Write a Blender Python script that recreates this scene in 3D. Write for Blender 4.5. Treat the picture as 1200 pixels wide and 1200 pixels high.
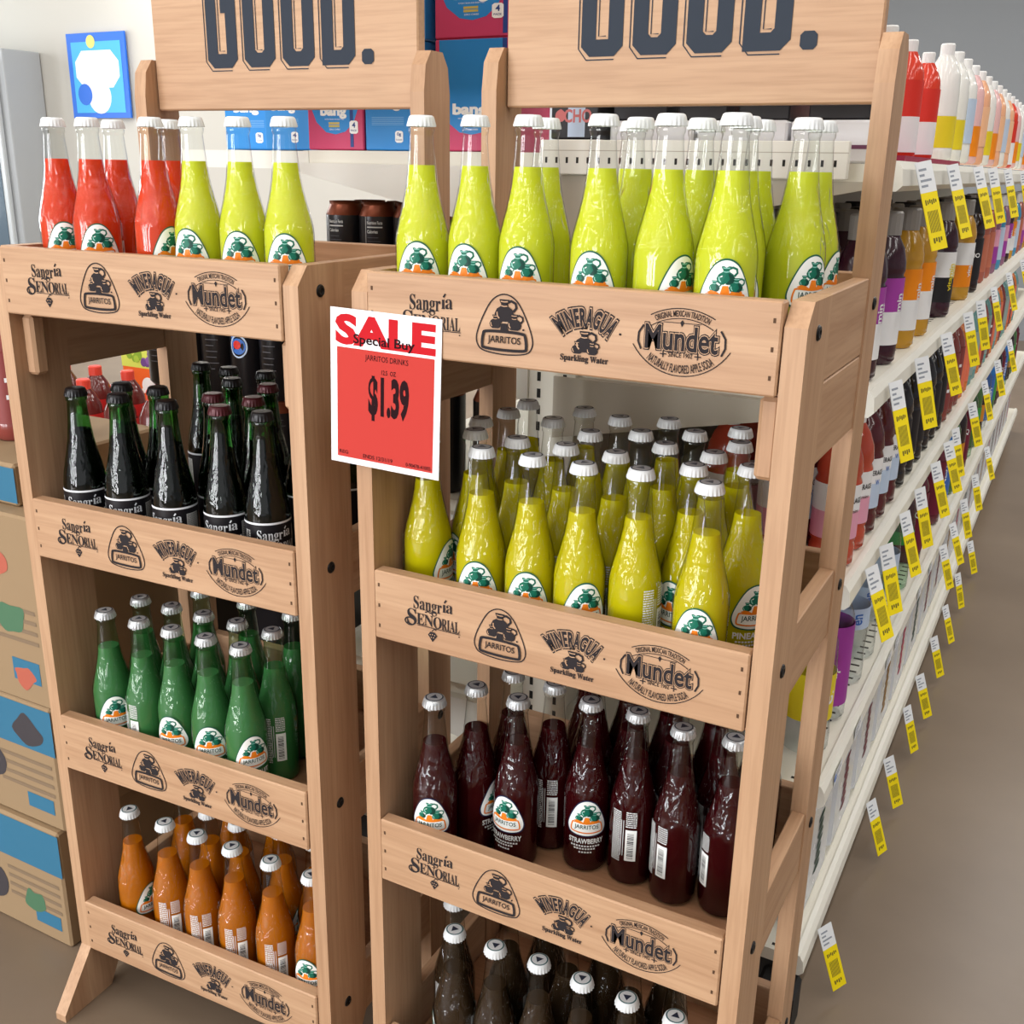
import bpy, bmesh, math, random
from math import sin, cos, pi, radians, sqrt, atan2
from mathutils import Vector, Matrix
random.seed(7)
for o in list(bpy.data.objects): bpy.data.objects.remove(o)
SC = bpy.context.scene
COL = SC.collection

# ------------------------------------------------------------------ camera
cam_d = bpy.data.cameras.new('camera'); cam = bpy.data.objects.new('camera', cam_d); COL.objects.link(cam)
cam_d.sensor_width = 36; cam_d.lens = 36*1234.73/1200; cam_d.clip_start = .02; cam_d.clip_end = 60
RX = Vector((0.88026015, 0.47418376, 0.01708311)); RY = Vector((0.1617077, -0.26595241, -0.95032622)); RZ = Vector((-0.44608597, 0.83929677, -0.31078648))
M = Matrix(((RX.x, -RY.x, -RZ.x, .6881), (RX.y, -RY.y, -RZ.y, -.9477), (RX.z, -RY.z, -RZ.z, 1.3238), (0, 0, 0, 1)))
cam.matrix_world = M
SC.camera = cam
# ------------------------------------------------------------------ world, lights, exposure
SC.view_settings.view_transform = 'Standard'; SC.view_settings.look = 'None'
SC.view_settings.exposure = 0.0; SC.view_settings.gamma = 1; SC.view_settings.use_curve_mapping = False
SC.cycles.max_bounces = 8; SC.cycles.transparent_max_bounces = 28; SC.cycles.diffuse_bounces = 4
SC.cycles.glossy_bounces = 3; SC.cycles.caustics_reflective = False; SC.cycles.caustics_refractive = False
W = bpy.data.worlds.new('store_air'); SC.world = W; W.use_nodes = True
W.node_tree.nodes['Background'].inputs[0].default_value = (.95, .97, 1, 1)
W.node_tree.nodes['Background'].inputs[1].default_value = .8
def area(name, loc, rot, sx, sy, power, colr=(1, .97, .93)):
    l = bpy.data.lights.new(name, 'AREA'); l.shape = 'RECTANGLE'; l.size = sx; l.size_y = sy; l.energy = power; l.color = colr
    o = bpy.data.objects.new(name, l); COL.objects.link(o); o.location = loc; o.rotation_euler = rot
    return o
for lx in (-7.2, -4.4, -2.6, -.8, 1.0, 2.8, 4.6):
    for ly in (-4.4, -2.6, -.8, 1.0, 2.8, 4.8, 6.4):
        area('ceiling_lamp', (lx, ly, 3.6), (0, 0, 0), .16, 1.25, 12.5 if lx > -5 and ly < 4 else 27)
for k in range(4):   # added unseen strip lights: fill from behind the camera, left-hand ones for bottle streaks
    area('added_front_fill', (-4.4+k*1.25, -6.0+k*.5, 1.4), (radians(90), 0, radians(-22)), .62, 2.4, 74, (.97, .98, 1))
    area('added_side_streak_light', (-11.3, 1.0+k*1.5, 1.9), (radians(90), 0, radians(-90)), .7, 2.5, 66, (.95, .98, 1))

# ------------------------------------------------------------------ materials
def lin(c):
    r = []
    for v in c[:3]:
        v = v/255; r.append(v/12.92 if v <= .04045 else ((v+.055)/1.055)**2.4)
    return (*r, 1)
MATS = {}
def mat(name, c, rough=.5, metal=0, spec=.3, coat=0):
    if name in MATS: return MATS[name]
    m = bpy.data.materials.new(name); m.use_nodes = True; b = m.node_tree.nodes['Principled BSDF']
    b.inputs['Base Color'].default_value = lin(c); b.inputs['Roughness'].default_value = rough; b.inputs['Metallic'].default_value = metal
    b.inputs['Specular IOR Level'].default_value = spec; b.inputs['Coat Weight'].default_value = coat
    # slight procedural variation so that nothing is perfectly flat
    nt = m.node_tree; tc = nt.nodes.new('ShaderNodeTexCoord'); nz = nt.nodes.new('ShaderNodeTexNoise'); nz.inputs['Scale'].default_value = 40
    mr = nt.nodes.new('ShaderNodeMapRange'); mr.inputs[3].default_value = max(.02, rough-.06); mr.inputs[4].default_value = min(1, rough+.06)
    nt.links.new(tc.outputs['Object'], nz.inputs['Vector']); nt.links.new(nz.outputs[0], mr.inputs[0]); nt.links.new(mr.outputs[0], b.inputs['Roughness'])
    MATS[name] = m; return m
def wood(name, axis, c1=(193, 156, 123), c2=(174, 135, 103)):
    if name in MATS: return MATS[name]
    m = bpy.data.materials.new(name); m.use_nodes = True; nt = m.node_tree; b = nt.nodes['Principled BSDF']
    tc = nt.nodes.new('ShaderNodeTexCoord'); mp = nt.nodes.new('ShaderNodeMapping'); oi = nt.nodes.new('ShaderNodeObjectInfo')
    sc = [34, 34, 34]; sc[axis] = 1.6; mp.inputs['Scale'].default_value = sc
    ad = nt.nodes.new('ShaderNodeVectorMath'); ad.operation = 'ADD'
    mu = nt.nodes.new('ShaderNodeMath'); mu.operation = 'MULTIPLY'; mu.inputs[1].default_value = 37
    nt.links.new(oi.outputs['Random'], mu.inputs[0]); nt.links.new(tc.outputs['Object'], mp.inputs['Vector'])
    nt.links.new(mp.outputs[0], ad.inputs[0]); nt.links.new(mu.outputs[0], ad.inputs[1])
    n1 = nt.nodes.new('ShaderNodeTexNoise'); n1.inputs['Scale'].default_value = 1.0; n1.inputs['Detail'].default_value = 5; n1.inputs['Distortion'].default_value = .8
    nt.links.new(ad.outputs[0], n1.inputs['Vector'])
    n2 = nt.nodes.new('ShaderNodeTexNoise'); n2.inputs['Scale'].default_value = 7; n2.inputs['Detail'].default_value = 3
    nt.links.new(ad.outputs[0], n2.inputs['Vector'])
    cr = nt.nodes.new('ShaderNodeValToRGB'); cr.color_ramp.elements[0].position = .3; cr.color_ramp.elements[1].position = .68
    cr.color_ramp.elements[0].color = lin(c2); cr.color_ramp.elements[1].color = lin(c1)
    nt.links.new(n1.outputs[0], cr.inputs[0])
    mx = nt.nodes.new('ShaderNodeMix'); mx.data_type = 'RGBA'; mx.blend_type = 'MULTIPLY'; mx.inputs[0].default_value = .22
    cr2 = nt.nodes.new('ShaderNodeValToRGB'); cr2.color_ramp.elements[0].position = .35; cr2.color_ramp.elements[0].color = (.55, .45, .36, 1); cr2.color_ramp.elements[1].position = .55; cr2.color_ramp.elements[1].color = (1, 1, 1, 1)
    nt.links.new(n2.outputs[0], cr2.inputs[0])
    nt.links.new(cr.outputs[0], mx.inputs[6]); nt.links.new(cr2.outputs[0], mx.inputs[7]); nt.links.new(mx.outputs[2], b.inputs['Base Color'])
    b.inputs['Roughness'].default_value = .5; b.inputs['Specular IOR Level'].default_value = .35
    bp = nt.nodes.new('ShaderNodeBump'); bp.inputs['Strength'].default_value = .08; bp.inputs['Distance'].default_value = .002
    nt.links.new(n2.outputs[0], bp.inputs['Height']); nt.links.new(bp.outputs[0], b.inputs['Normal'])
    MATS[name] = m; return m
WX, WY, WZ = wood('pine_along_x', 0), wood('pine_along_y', 1), wood('pine_along_z', 2)
def glass(name, tint=(1, 1, 1), emboss=0, rough=.03):
    m = bpy.data.materials.new(name); m.use_nodes = True; nt = m.node_tree; nt.nodes.clear()
    out = nt.nodes.new('ShaderNodeOutputMaterial'); mix = nt.nodes.new('ShaderNodeMixShader')
    tr = nt.nodes.new('ShaderNodeBsdfTransparent'); lw = nt.nodes.new('ShaderNodeLayerWeight'); lw.inputs[0].default_value = .5
    pw = nt.nodes.new('ShaderNodeMath'); pw.operation = 'POWER'; pw.inputs[1].default_value = 5; nt.links.new(lw.outputs['Facing'], pw.inputs[0])
    tm = nt.nodes.new('ShaderNodeMix'); tm.data_type = 'RGBA'; tm.inputs[6].default_value = (*tint, 1); tm.inputs[7].default_value = (tint[0]*.34, tint[1]*.37, tint[2]*.36, 1)
    nt.links.new(pw.outputs[0], tm.inputs[0]); nt.links.new(tm.outputs[2], tr.inputs[0])
    gl = nt.nodes.new('ShaderNodeBsdfGlossy'); gl.inputs['Roughness'].default_value = rough
    fr = nt.nodes.new('ShaderNodeFresnel'); fr.inputs[0].default_value = 1.62
    ge = nt.nodes.new('ShaderNodeNewGeometry'); inv = nt.nodes.new('ShaderNodeMath'); inv.operation = 'SUBTRACT'; inv.inputs[0].default_value = 1; nt.links.new(ge.outputs['Backfacing'], inv.inputs[1])
    fm = nt.nodes.new('ShaderNodeMath'); fm.operation = 'MULTIPLY'; nt.links.new(fr.outputs[0], fm.inputs[0]); nt.links.new(inv.outputs[0], fm.inputs[1])
    nt.links.new(fm.outputs[0], mix.inputs[0]); nt.links.new(tr.outputs[0], mix.inputs[1]); nt.links.new(gl.outputs[0], mix.inputs[2]); nt.links.new(mix.outputs[0], out.inputs[0])
    if emboss:
        tc = nt.nodes.new('ShaderNodeTexCoord'); nz = nt.nodes.new('ShaderNodeTexNoise'); nz.inputs['Scale'].default_value = 100; nz.inputs['Detail'].default_value = 2; nz.inputs['Distortion'].default_value = .9
        mpp = nt.nodes.new('ShaderNodeMapping'); mpp.inputs['Scale'].default_value = (1, 1, .42); nt.links.new(tc.outputs['Object'], mpp.inputs['Vector']); nt.links.new(mpp.outputs[0], nz.inputs['Vector'])
        sp = nt.nodes.new('ShaderNodeSeparateXYZ'); nt.links.new(tc.outputs['Object'], sp.inputs[0])
        r1 = nt.nodes.new('ShaderNodeMapRange'); r1.interpolation_type = 'SMOOTHSTEP'; r1.inputs[1].default_value = .104; r1.inputs[2].default_value = .114
        r2 = nt.nodes.new('ShaderNodeMapRange'); r2.interpolation_type = 'SMOOTHSTEP'; r2.inputs[1].default_value = .186; r2.inputs[2].default_value = .170
        nt.links.new(sp.outputs[2], r1.inputs[0]); nt.links.new(sp.outputs[2], r2.inputs[0])
        mu = nt.nodes.new('ShaderNodeMath'); mu.operation = 'MULTIPLY'; nt.links.new(r1.outputs[0], mu.inputs[0]); nt.links.new(r2.outputs[0], mu.inputs[1])
        m2 = nt.nodes.new('ShaderNodeMath'); m2.operation = 'MULTIPLY'; m2.inputs[1].default_value = emboss; nt.links.new(mu.outputs[0], m2.inputs[0])
        bp = nt.nodes.new('ShaderNodeBump'); bp.inputs['Distance'].default_value = .007; nt.links.new(m2.outputs[0], bp.inputs['Strength']); nt.links.new(nz.outputs[0], bp.inputs['Height'])
        nt.links.new(bp.outputs[0], gl.inputs['Normal']); nt.links.new(bp.outputs[0], fr.inputs['Normal'])
    MATS[name] = m; return m
def drink(name, c, translucent=.45, clear=0, tint=None):
    m = bpy.data.materials.new(name); m.use_nodes = True; nt = m.node_tree; nt.nodes.clear()
    out = nt.nodes.new('ShaderNodeOutputMaterial'); mix = nt.nodes.new('ShaderNodeMixShader'); mix.inputs[0].default_value = translucent
    d = nt.nodes.new('ShaderNodeBsdfDiffuse'); t = nt.nodes.new('ShaderNodeBsdfTranslucent')
    d.inputs[0].default_value = lin(c); t.inputs[0].default_value = lin(c)
    nt.links.new(d.outputs[0], mix.inputs[1]); nt.links.new(t.outputs[0], mix.inputs[2])
    last = mix
    if clear:
        m2 = nt.nodes.new('ShaderNodeMixShader'); m2.inputs[0].default_value = clear
        tr = nt.nodes.new('ShaderNodeBsdfRefraction'); tr.inputs['IOR'].default_value = 1.2; tr.inputs['Roughness'].default_value = .12; tr.inputs[0].default_value = lin(tint or c)
        nt.links.new(mix.outputs[0], m2.inputs[1]); nt.links.new(tr.outputs[0], m2.inputs[2]); last = m2
    nt.links.new(last.outputs[0], out.inputs[0]); MATS[name] = m; return m
INK = mat('dark_print_ink', (48, 44, 46), .8, 0, .1); WHITE = mat('white_print', (240, 242, 240), .5)
BOLT = mat('black_bolt', (30, 28, 28), .35, .4)
JUGG = mat('label_green', (16, 105, 84), .45); JUGD = mat('label_dark_green', (10, 62, 52), .45); JUGH = mat('label_pale_green', (140, 205, 190), .45)
ORNG = mat('label_orange', (232, 128, 30), .45)
GLASS = glass('clear_glass', (.97, .98, .97), .9); GREENGLASS = glass('green_glass', (.22, .56, .22), .25)
PLASTIC = glass('clear_plastic', (.93, .95, .96), 0, .08)

# ------------------------------------------------------------------ object helpers
def link(o, parent=None):
    COL.objects.link(o)
    if parent: o.parent = parent
    return o
def empty(name, loc=(0, 0, 0), rz=0):
    o = bpy.data.objects.new(name, None); o.empty_display_size = .05; COL.objects.link(o); o.location = loc; o.rotation_euler = (0, 0, rz); return o
def tag(o, label, cat, group=None):
    o['label'] = label; o['category'] = cat
    if group: o['group'] = group
    return o
class MB:
    def __init__(s): s.v = []; s.f = []; s.mi = []; s.mats = []; s.sm = []
    def m(s, material):
        if material not in s.mats: s.mats.append(material)
        return s.mats.index(material)
    def add(s, verts, faces, material, smooth=False):
        n = len(s.v); i = s.m(material); s.v += [tuple(v) for v in verts]
        for f in faces: s.f.append([n+k for k in f]); s.mi.append(i); s.sm.append(smooth)
        return s
    def box(s, x0, x1, y0, y1, z0, z1, material, bevel=.0012):
        b = min(bevel, .45*min(x1-x0, y1-y0, z1-z0))
        bm = bmesh.new(); bmesh.ops.create_cube(bm, size=1)
        for v in bm.verts: v.co = Vector((x0+(v.co.x+.5)*(x1-x0), y0+(v.co.y+.5)*(y1-y0), z0+(v.co.z+.5)*(z1-z0)))
        if b > 0: bmesh.ops.bevel(bm, geom=bm.edges[:], offset=b, segments=1, affect='EDGES')
        bm.verts.index_update()
        s.add([v.co[:] for v in bm.verts], [[v.index for v in f.verts] for f in bm.faces], material); bm.free(); return s
    def prism(s, pts, axis, a, b, material):
        """pts 2D polygon extruded along axis (0: pts=(y,z), 1: pts=(x,z), 2: pts=(x,y))"""
        def p3(p, t): return (t, p[0], p[1]) if axis == 0 else (p[0], t, p[1]) if axis == 1 else (p[0], p[1], t)
        n = len(pts); vs = [p3(p, a) for p in pts]+[p3(p, b) for p in pts]
        bm = bmesh.new(); bv = [bm.verts.new(v) for v in vs]
        bm.faces.new(bv[:n][::-1]); bm.faces.new(bv[n:])
        for i in range(n): bm.faces.new((bv[i], bv[(i+1) % n], bv[n+(i+1) % n], bv[n+i]))
        bmesh.ops.recalc_face_normals(bm, faces=bm.faces[:]); bm.verts.index_update()
        s.add([v.co[:] for v in bm.verts], [[v.index for v in f.verts] for f in bm.faces], material); bm.free(); return s
    def lathe(s, prof, material, seg=28, o=(0, 0, 0), rot=None, rfun=None, smooth=True, close=True):
        vs = []; fs = []
        for k, (z, r) in enumerate(prof):
            for j in range(seg):
                a = 2*pi*j/seg; rr = r*(rfun(a, k) if rfun else 1)
                p = Vector((rr*cos(a), rr*sin(a), z))
                if rot: p = rot @ p
                vs.append((p.x+o[0], p.y+o[1], p.z+o[2]))
        for k in range(len(prof)-1):
            for j in range(seg):
                j2 = (j+1) % seg; fs.append([k*seg+j, k*seg+j2, (k+1)*seg+j2, (k+1)*seg+j])
        s.add(vs, fs, material, smooth)
        if close: s.add([vs[j] for j in range(seg)], [list(range(seg))[::-1]], material); s.add([vs[(len(prof)-1)*seg+j] for j in range(seg)], [list(range(seg))], material)
        return s
    def mesh(s, name):
        me = bpy.data.meshes.new(name); me.from_pydata(s.v, [], s.f)
        for m_ in s.mats: me.materials.append(m_)
        me.polygons.foreach_set('material_index', s.mi); me.polygons.foreach_set('use_smooth', s.sm); me.update(); return me
    def build(s, name, parent=None): return link(bpy.data.objects.new(name, s.mesh(name)), parent)
def inst(name, me, parent=None, loc=None, rz=None):
    o = bpy.data.objects.new(name, me); link(o, parent)
    if loc: o.location = loc
    if rz is not None: o.rotation_euler = (0, 0, rz)
    return o
def struct(o): o['kind'] = 'structure'; return o

# ------------------------------------------------------------------ 2D print helper
_tx = {}
def text_geo(s, bold=0, shear=0, spacing=1.0):
    key = (s, bold, shear, spacing)
    if key in _tx: return _tx[key]
    c = bpy.data.curves.new('lettering', 'FONT'); c.body = s; c.size = 1; c.offset = bold; c.shear = shear; c.space_character = spacing; c.resolution_u = 3; c.fill_mode = 'FRONT'
    o = bpy.data.objects.new('lettering', c); COL.objects.link(o)
    dg = bpy.context.evaluated_depsgraph_get(); dg.update(); ev = o.evaluated_get(dg); me = ev.to_mesh()
    vs = [(v.co.x, v.co.y) for v in me.vertices]; fs = [list(p.vertices) for p in me.polygons]; ev.to_mesh_clear()
    bpy.data.objects.remove(o); bpy.data.curves.remove(c)
    _tx[key] = (vs, fs); return vs, fs
def serif(s):  # bold serif letters
    r = ''
    for ch in s:
        if 'A' <= ch <= 'Z': r += chr(0x1D400+ord(ch)-65)
        elif 'a' <= ch <= 'z': r += chr(0x1D41A+ord(ch)-97)
        else: r += ch
    return r
def smooth_loop(pts, n=6):
    out = []; N = len(pts)
    for i in range(N):
        p0, p1, p2, p3 = pts[i-1], pts[i], pts[(i+1) % N], pts[(i+2) % N]
        for k in range(n):
            t = k/n
            out.append(tuple(.5*((2*p1[d])+(-p0[d]+p2[d])*t+(2*p0[d]-5*p1[d]+4*p2[d]-p3[d])*t*t+(-p0[d]+3*p1[d]-3*p2[d]+p3[d])*t**3) for d in (0, 1)))
    return out
class Art:
    def __init__(s): s.parts = []
    def tri(s, vs, fs, m, lay): s.parts.append((vs, fs, m, lay)); return s
    def text(s, t, cx, cy, w, h, m, lay=2, bold=0, shear=0, arc=None, spacing=1, grow=0, taper=0):
        vs, fs = text_geo(t, bold, shear, spacing)
        if not vs: return s
        b0 = text_geo(t, 0, shear, spacing)[0]
        x0 = min(v[0] for v in b0); x1 = max(v[0] for v in b0); y0 = min(v[1] for v in b0); y1 = max(v[1] for v in b0)
        o = []
        for x, y in vs:
            X = (x-(x0+x1)/2)/(x1-x0)*w; Y = (y-(y0+y1)/2)/(y1-y0)*h
            if taper: Y *= 1+taper*abs(X/(w/2))
            if arc:
                R = arc; a = X/abs(R)
                if R > 0: X, Y = (R+Y)*sin(a), (R+Y)*cos(a)-R
                else: R = -R; X, Y = (R-Y)*sin(a), R-(R-Y)*cos(a)
            o.append((cx+X, cy+Y))
        return s.tri(o, fs, m, lay)
    def poly(s, pts, m, lay=1):
        n = len(pts); cx = sum(p[0] for p in pts)/n; cy = sum(p[1] for p in pts)/n
        return s.tri([(cx, cy)]+list(pts), [[0, i+1, (i+1) % n+1] for i in range(n)], m, lay)
    def fillrings(s, pts, m, lay=0, rings=5):
        n = len(pts); cx = sum(p[0] for p in pts)/n; cy = sum(p[1] for p in pts)/n; vs = [(cx, cy)]; fs = [[0, i+1, (i+1) % n+1] for i in range(n)]
        for r in range(1, rings+1): vs += [(cx+(p[0]-cx)*r/rings, cy+(p[1]-cy)*r/rings) for p in pts]
        for r in range(rings-1):
            for i in range(n): fs.append([1+r*n+i, 1+(r+1)*n+i, 1+(r+1)*n+(i+1) % n, 1+r*n+(i+1) % n])
        return s.tri(vs, fs, m, lay)
    def stroke(s, pts, w, m, lay=1, closed=False):
        n = len(pts); vs = []
        for i in range(n):
            a = pts[(i-1) % n] if closed or i else pts[i]; b = pts[(i+1) % n] if closed or i < n-1 else pts[i]
            dx, dy = b[0]-a[0], b[1]-a[1]; L = sqrt(dx*dx+dy*dy)+1e-9; nx, ny = -dy/L*w/2, dx/L*w/2
            vs += [(pts[i][0]+nx, pts[i][1]+ny), (pts[i][0]-nx, pts[i][1]-ny)]
        fs = [[2*i, 2*i+1, (2*i+3) % (2*n), (2*i+2) % (2*n)] for i in range(n if closed else n-1)]
        return s.tri(vs, fs, m, lay)
    def rect(s, x0, x1, y0, y1, m, lay=1, nx=1, ny=1):
        vs = [(x0+(x1-x0)*i/nx, y0+(y1-y0)*j/ny) for j in range(ny+1) for i in range(nx+1)]
        return s.tri(vs, [[j*(nx+1)+i, j*(nx+1)+i+1, (j+1)*(nx+1)+i+1, (j+1)*(nx+1)+i] for j in range(ny) for i in range(nx)], m, lay)
    def circle(s, cx, cy, r, m, lay=1, n=20, sy=1): return s.poly([(cx+r*cos(2*pi*i/n), cy+r*sy*sin(2*pi*i/n)) for i in range(n)], m, lay)
    def plane(s, mb, O, U, V, N, k, step=.00022, base=.0003):
        O, U, V, N = map(Vector, (O, U, V, N))
        for q, (vs, fs, m, lay) in enumerate(s.parts): mb.add([O+U*(x*k)+V*(y*k)+N*(base+step*lay+q*6e-6) for x, y in vs], fs, m)
        return mb
    def cyl(s, mb, r, z0, k, a0=0, step=.00009, base=.00022):
        """wraps round a vertical cylinder; angle 0 looks to -Y"""
        for q, (vs, fs, m, lay) in enumerate(s.parts):
            R = r+base+step*lay+min(q, 60)*4e-6
            mb.add([(R*sin(a0+x*k/r), -R*cos(a0+x*k/r), z0+y*k) for x, y in vs], fs, m)
        return mb
def arcpts(cx, cy, rx, ry, a0, a1, n=18): return [(cx+rx*cos(a0+(a1-a0)*i/n), cy+ry*sin(a0+(a1-a0)*i/n)) for i in range(n+1)]
def jug(A, cx, cy, s, body, line, lay=3, dark=None):
    hull = [(-.27, 1.02), (.27, 1.02), (.25, .92), (.17, .86), (.18, .72), (.40, .58), (.52, .34), (.44, .12), (.26, 0), (-.26, 0), (-.44, .12), (-.52, .34), (-.40, .58), (-.18, .72), (-.17, .86), (-.25, .92)]
    A.stroke([(cx+x*s, cy+y*s) for x, y in [(.16, .88), (.36, .96), (.58, .86), (.62, .66), (.46, .48)]], .12*s, body, lay)
    A.poly([(cx+x*s, cy+y*s) for x, y in hull], body, lay)
    if dark: A.poly([(cx+x*s, cy+y*s) for x, y in [(.1, .66), (.36, .55), (.5, .34), (.42, .12), (.24, .02), (.0, .02), (.22, .3)]], dark, lay+1)
    A.stroke([(cx+x*s, cy+y*s) for x, y in [(-.16, .73), (0, .70), (.16, .73)]], .05*s, line, lay+2)
    A.stroke([(cx+x*s, cy+y*s) for x, y in [(-.38, .44), (-.36, .26), (-.26, .14)]], .07*s, line, lay+2)
    A.stroke([(cx+x*s, cy+y*s) for x, y in [(-.19, .93), (0, .91), (.19, .93)]], .05*s, line, lay+2)
EGG = smooth_loop([(0, .5), (.2, .405), (.36, .13), (.475, -.2), (.45, -.38), (.33, -.465), (0, -.5), (-.33, -.465), (-.45, -.38), (-.475, -.2), (-.36, .13), (-.2, .405)], 5)
def subdiv(pts, n=4, closed=True):
    out = []
    for i in range(len(pts) if closed else len(pts)-1):
        a = pts[i]; b = pts[(i+1) % len(pts)]
        out += [(a[0]+(b[0]-a[0])*k/n, a[1]+(b[1]-a[1])*k/n) for k in range(n)]
    return out
# --- the four printed logos of the front boards (unit = logo height)
def art_sangria(m, gap):
    A = Art()
    A.text(serif('Sangr'), -.13, .25, .74, .40, m, 2); A.text(serif('a'), .44, .30, .17, .20, m, 2)
    A.stroke([(.305, .21), (.305, .385)], .055, m, 2); A.stroke([(.27, .21), (.345, .21)], .022, m, 2); A.stroke([(.31, .43), (.36, .5)], .04, m, 2)
    A.text(serif('S'), -.55, -.08, .25, .40, m, 2); A.stroke(arcpts(-.6, -.2, .13, .09, radians(40), radians(330), 14), .035, m, 2)
    A.text(serif('E'), -.32, -.09, .20, .27, m, 2); A.text(serif('N'), -.10, -.09, .24, .27, m, 2); A.stroke([(-.19, .1), (-.12, .135), (-.06, .105), (0, .135)], .03, m, 2)
    A.text(serif('O'), .13, -.09, .22, .28, m, 2); A.text(serif('RIAL'), .47, -.09, .46, .27, m, 2)
    A.stroke([(-.4, -.245), (.72, -.245)], .016, m, 2); A.circle(.69, -.30, .016, m, 2, 8)
    A.stroke([(-.02, -.33), (.04, -.26), (.1, -.28)], .02, m, 2)
    A.poly([(0, -.58), (-.12, -.42), (-.06, -.34), (.06, -.34), (.12, -.42)], m, 2)
    for gx, gy in ((-.06, -.41), (0, -.4), (.06, -.41), (-.03, -.47), (.03, -.47)): A.circle(gx, gy, .014, gap, 3, 8)
    return A
def art_jars(m, gap):
    A = Art(); k = 1.0
    A.stroke([(x*1.12, y) for x, y in EGG], .022, m, 2, True)
    jug(A, 0, .05, .36, m, gap, 3); jug(A, -.17, -.07, .22, m, gap, 3); jug(A, .19, -.08, .26, m, gap, 3)
    A.poly([(-.08, -.12), (-.05, .02), (.05, .02), (.08, -.12)], m, 3)
    fr = smooth_loop([(-.34, -.13), (0, -.115), (.34, -.13), (.40, -.18), (.42, -.36), (.36, -.41), (0, -.425), (-.36, -.41), (-.42, -.36), (-.40, -.18)], 4)
    A.stroke(fr, .05, m, 4, True); A.text('JARRITOS', 0, -.27, .62, .15, m, 4, .012); A.circle(.36, -.06, .018, m, 3, 8)
    return A
def art_minera(m, gap):
    A = Art()
    for b, mm, l in ((.14, m, 1), (.085, gap, 2), (.04, m, 3)): A.text('MINERAGUA', 0, .24, 1.1, .27, mm, l, b, 0, .78, 1.12, taper=.12)
    jug(A, 0, -.33, .34, m, gap, 4); jug(A, -.13, -.36, .2, m, gap, 4); jug(A, .14, -.36, .2, m, gap, 4)
    for x, y, r in ((-.05, .06, .022), (.03, .085, .016), (0, .13, .018)): A.circle(x, y, r, m, 2, 8)
    A.text(serif('Sparkling Water'), 0, -.45, .86, .13, m, 2, .015); A.circle(.62, .02, .02, m, 2, 8)
    return A
def art_mundet(m, gap):
    A = Art()
    A.text('ORIGINAL MEXICAN TRADITION', 0, .39, .84, .085, m, 2, .015, 0, .95)
    A.stroke(arcpts(0, -.56, 1.02, 1.02, radians(118), radians(62)), .014, m, 2); A.stroke(arcpts(0, -.56, .88, .88, radians(122), radians(58)), .012, m, 2)
    for b, mm, l in ((.075, m, 1), (.045, gap, 2), (.02, m, 3)): A.text('Mundet', 0, .035, 1.08, .34, mm, l, b)
    A.stroke([(-.28, .255), (.28, .255)], .01, m, 1); A.poly([(0, .2), (-.03, .26), (0, .3), (.03, .26)], m, 2)
    A.text('SINCE 1902', 0, -.2, .36, .065, m, 2, .01)
    for sx in (-1, 1):
        A.stroke([(sx*.31, -.2), (sx*.21, -.2)], .016, m, 2); A.stroke([(sx*.26, -.25), (sx*.26, -.15)], .016, m, 2)
        A.stroke([(sx*x, y) for x, y in [(.575, .19), (.645, .08), (.65, -.05), (.6, -.16)]], .028, m, 3)
    A.text('NATURALLY FLAVORED APPLE SODA', 0, -.40, 1.02, .12, m, 2, .012, 0, -.80)
    A.stroke(arcpts(0, .36, .86, .86, radians(212), radians(328)), .014, m, 2)
    return A
LOGOS = [('printed_wine_soda_logo', art_sangria, .083, .052), ('printed_jug_logo', art_jars, .172, .061), ('printed_sparkling_water_logo', art_minera, .262, .060), ('printed_apple_soda_logo', art_mundet, .361, .066)]
LOGO_ME = []
for nm, fn, lx, lk in LOGOS:
    mb = MB(); fn(INK, WX).plane(mb, (lx, 0, 0), (1, 0, 0), (0, 0, 1), (0, -1, 0), lk); LOGO_ME.append((nm, mb.mesh(nm)))

# ------------------------------------------------------------------ room
FLOOR = bpy.data.materials.new('polished_concrete'); FLOOR.use_nodes = True
nt = FLOOR.node_tree; b = nt.nodes['Principled BSDF']; tc = nt.nodes.new('ShaderNodeTexCoord'); nz = nt.nodes.new('ShaderNodeTexNoise'); nz.inputs['Scale'].default_value = 1.7; nz.inputs['Detail'].default_value = 7
cr = nt.nodes.new('ShaderNodeValToRGB'); cr.color_ramp.elements[0].position = .3; cr.color_ramp.elements[1].position = .75; cr.color_ramp.elements[0].color = lin((112, 96, 80)); cr.color_ramp.elements[1].color = lin((134, 117, 99))
nt.links.new(tc.outputs['Object'], nz.inputs['Vector']); nt.links.new(nz.outputs[0], cr.inputs[0]); nt.links.new(cr.outputs[0], b.inputs['Base Color']); b.inputs['Roughness'].default_value = .32; b.inputs['Specular IOR Level'].default_value = .35
struct(MB().box(-11.5, 7, -7, 9.3, -.1, 0, FLOOR, 0).build('floor'))
WALL = mat('painted_wall_cream', (206, 204, 197), .8); GREYW = mat('painted_wall_grey', (140, 145, 150), .8)
struct(MB().box(-11.5, -3.5, 7, 7.15, 0, 4, WALL, 0).build('wall_back'))
struct(MB().box(-3.5, 7, 9, 9.15, 0, 4, GREYW, 0).build('wall_far'))
struct(MB().box(-11.65, -11.5, -7, 7.15, 0, 4, WALL, 0).build('wall_left'))
struct(MB().box(6.85, 7, -7, 9, 0, 4, GREYW, 0).build('wall_right'))
struct(MB().box(-11.5, 7, -7, 9.3, 4, 4.1, mat('ceiling_tile_white', (215, 215, 212), .9), 0).build('ceiling'))

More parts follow.
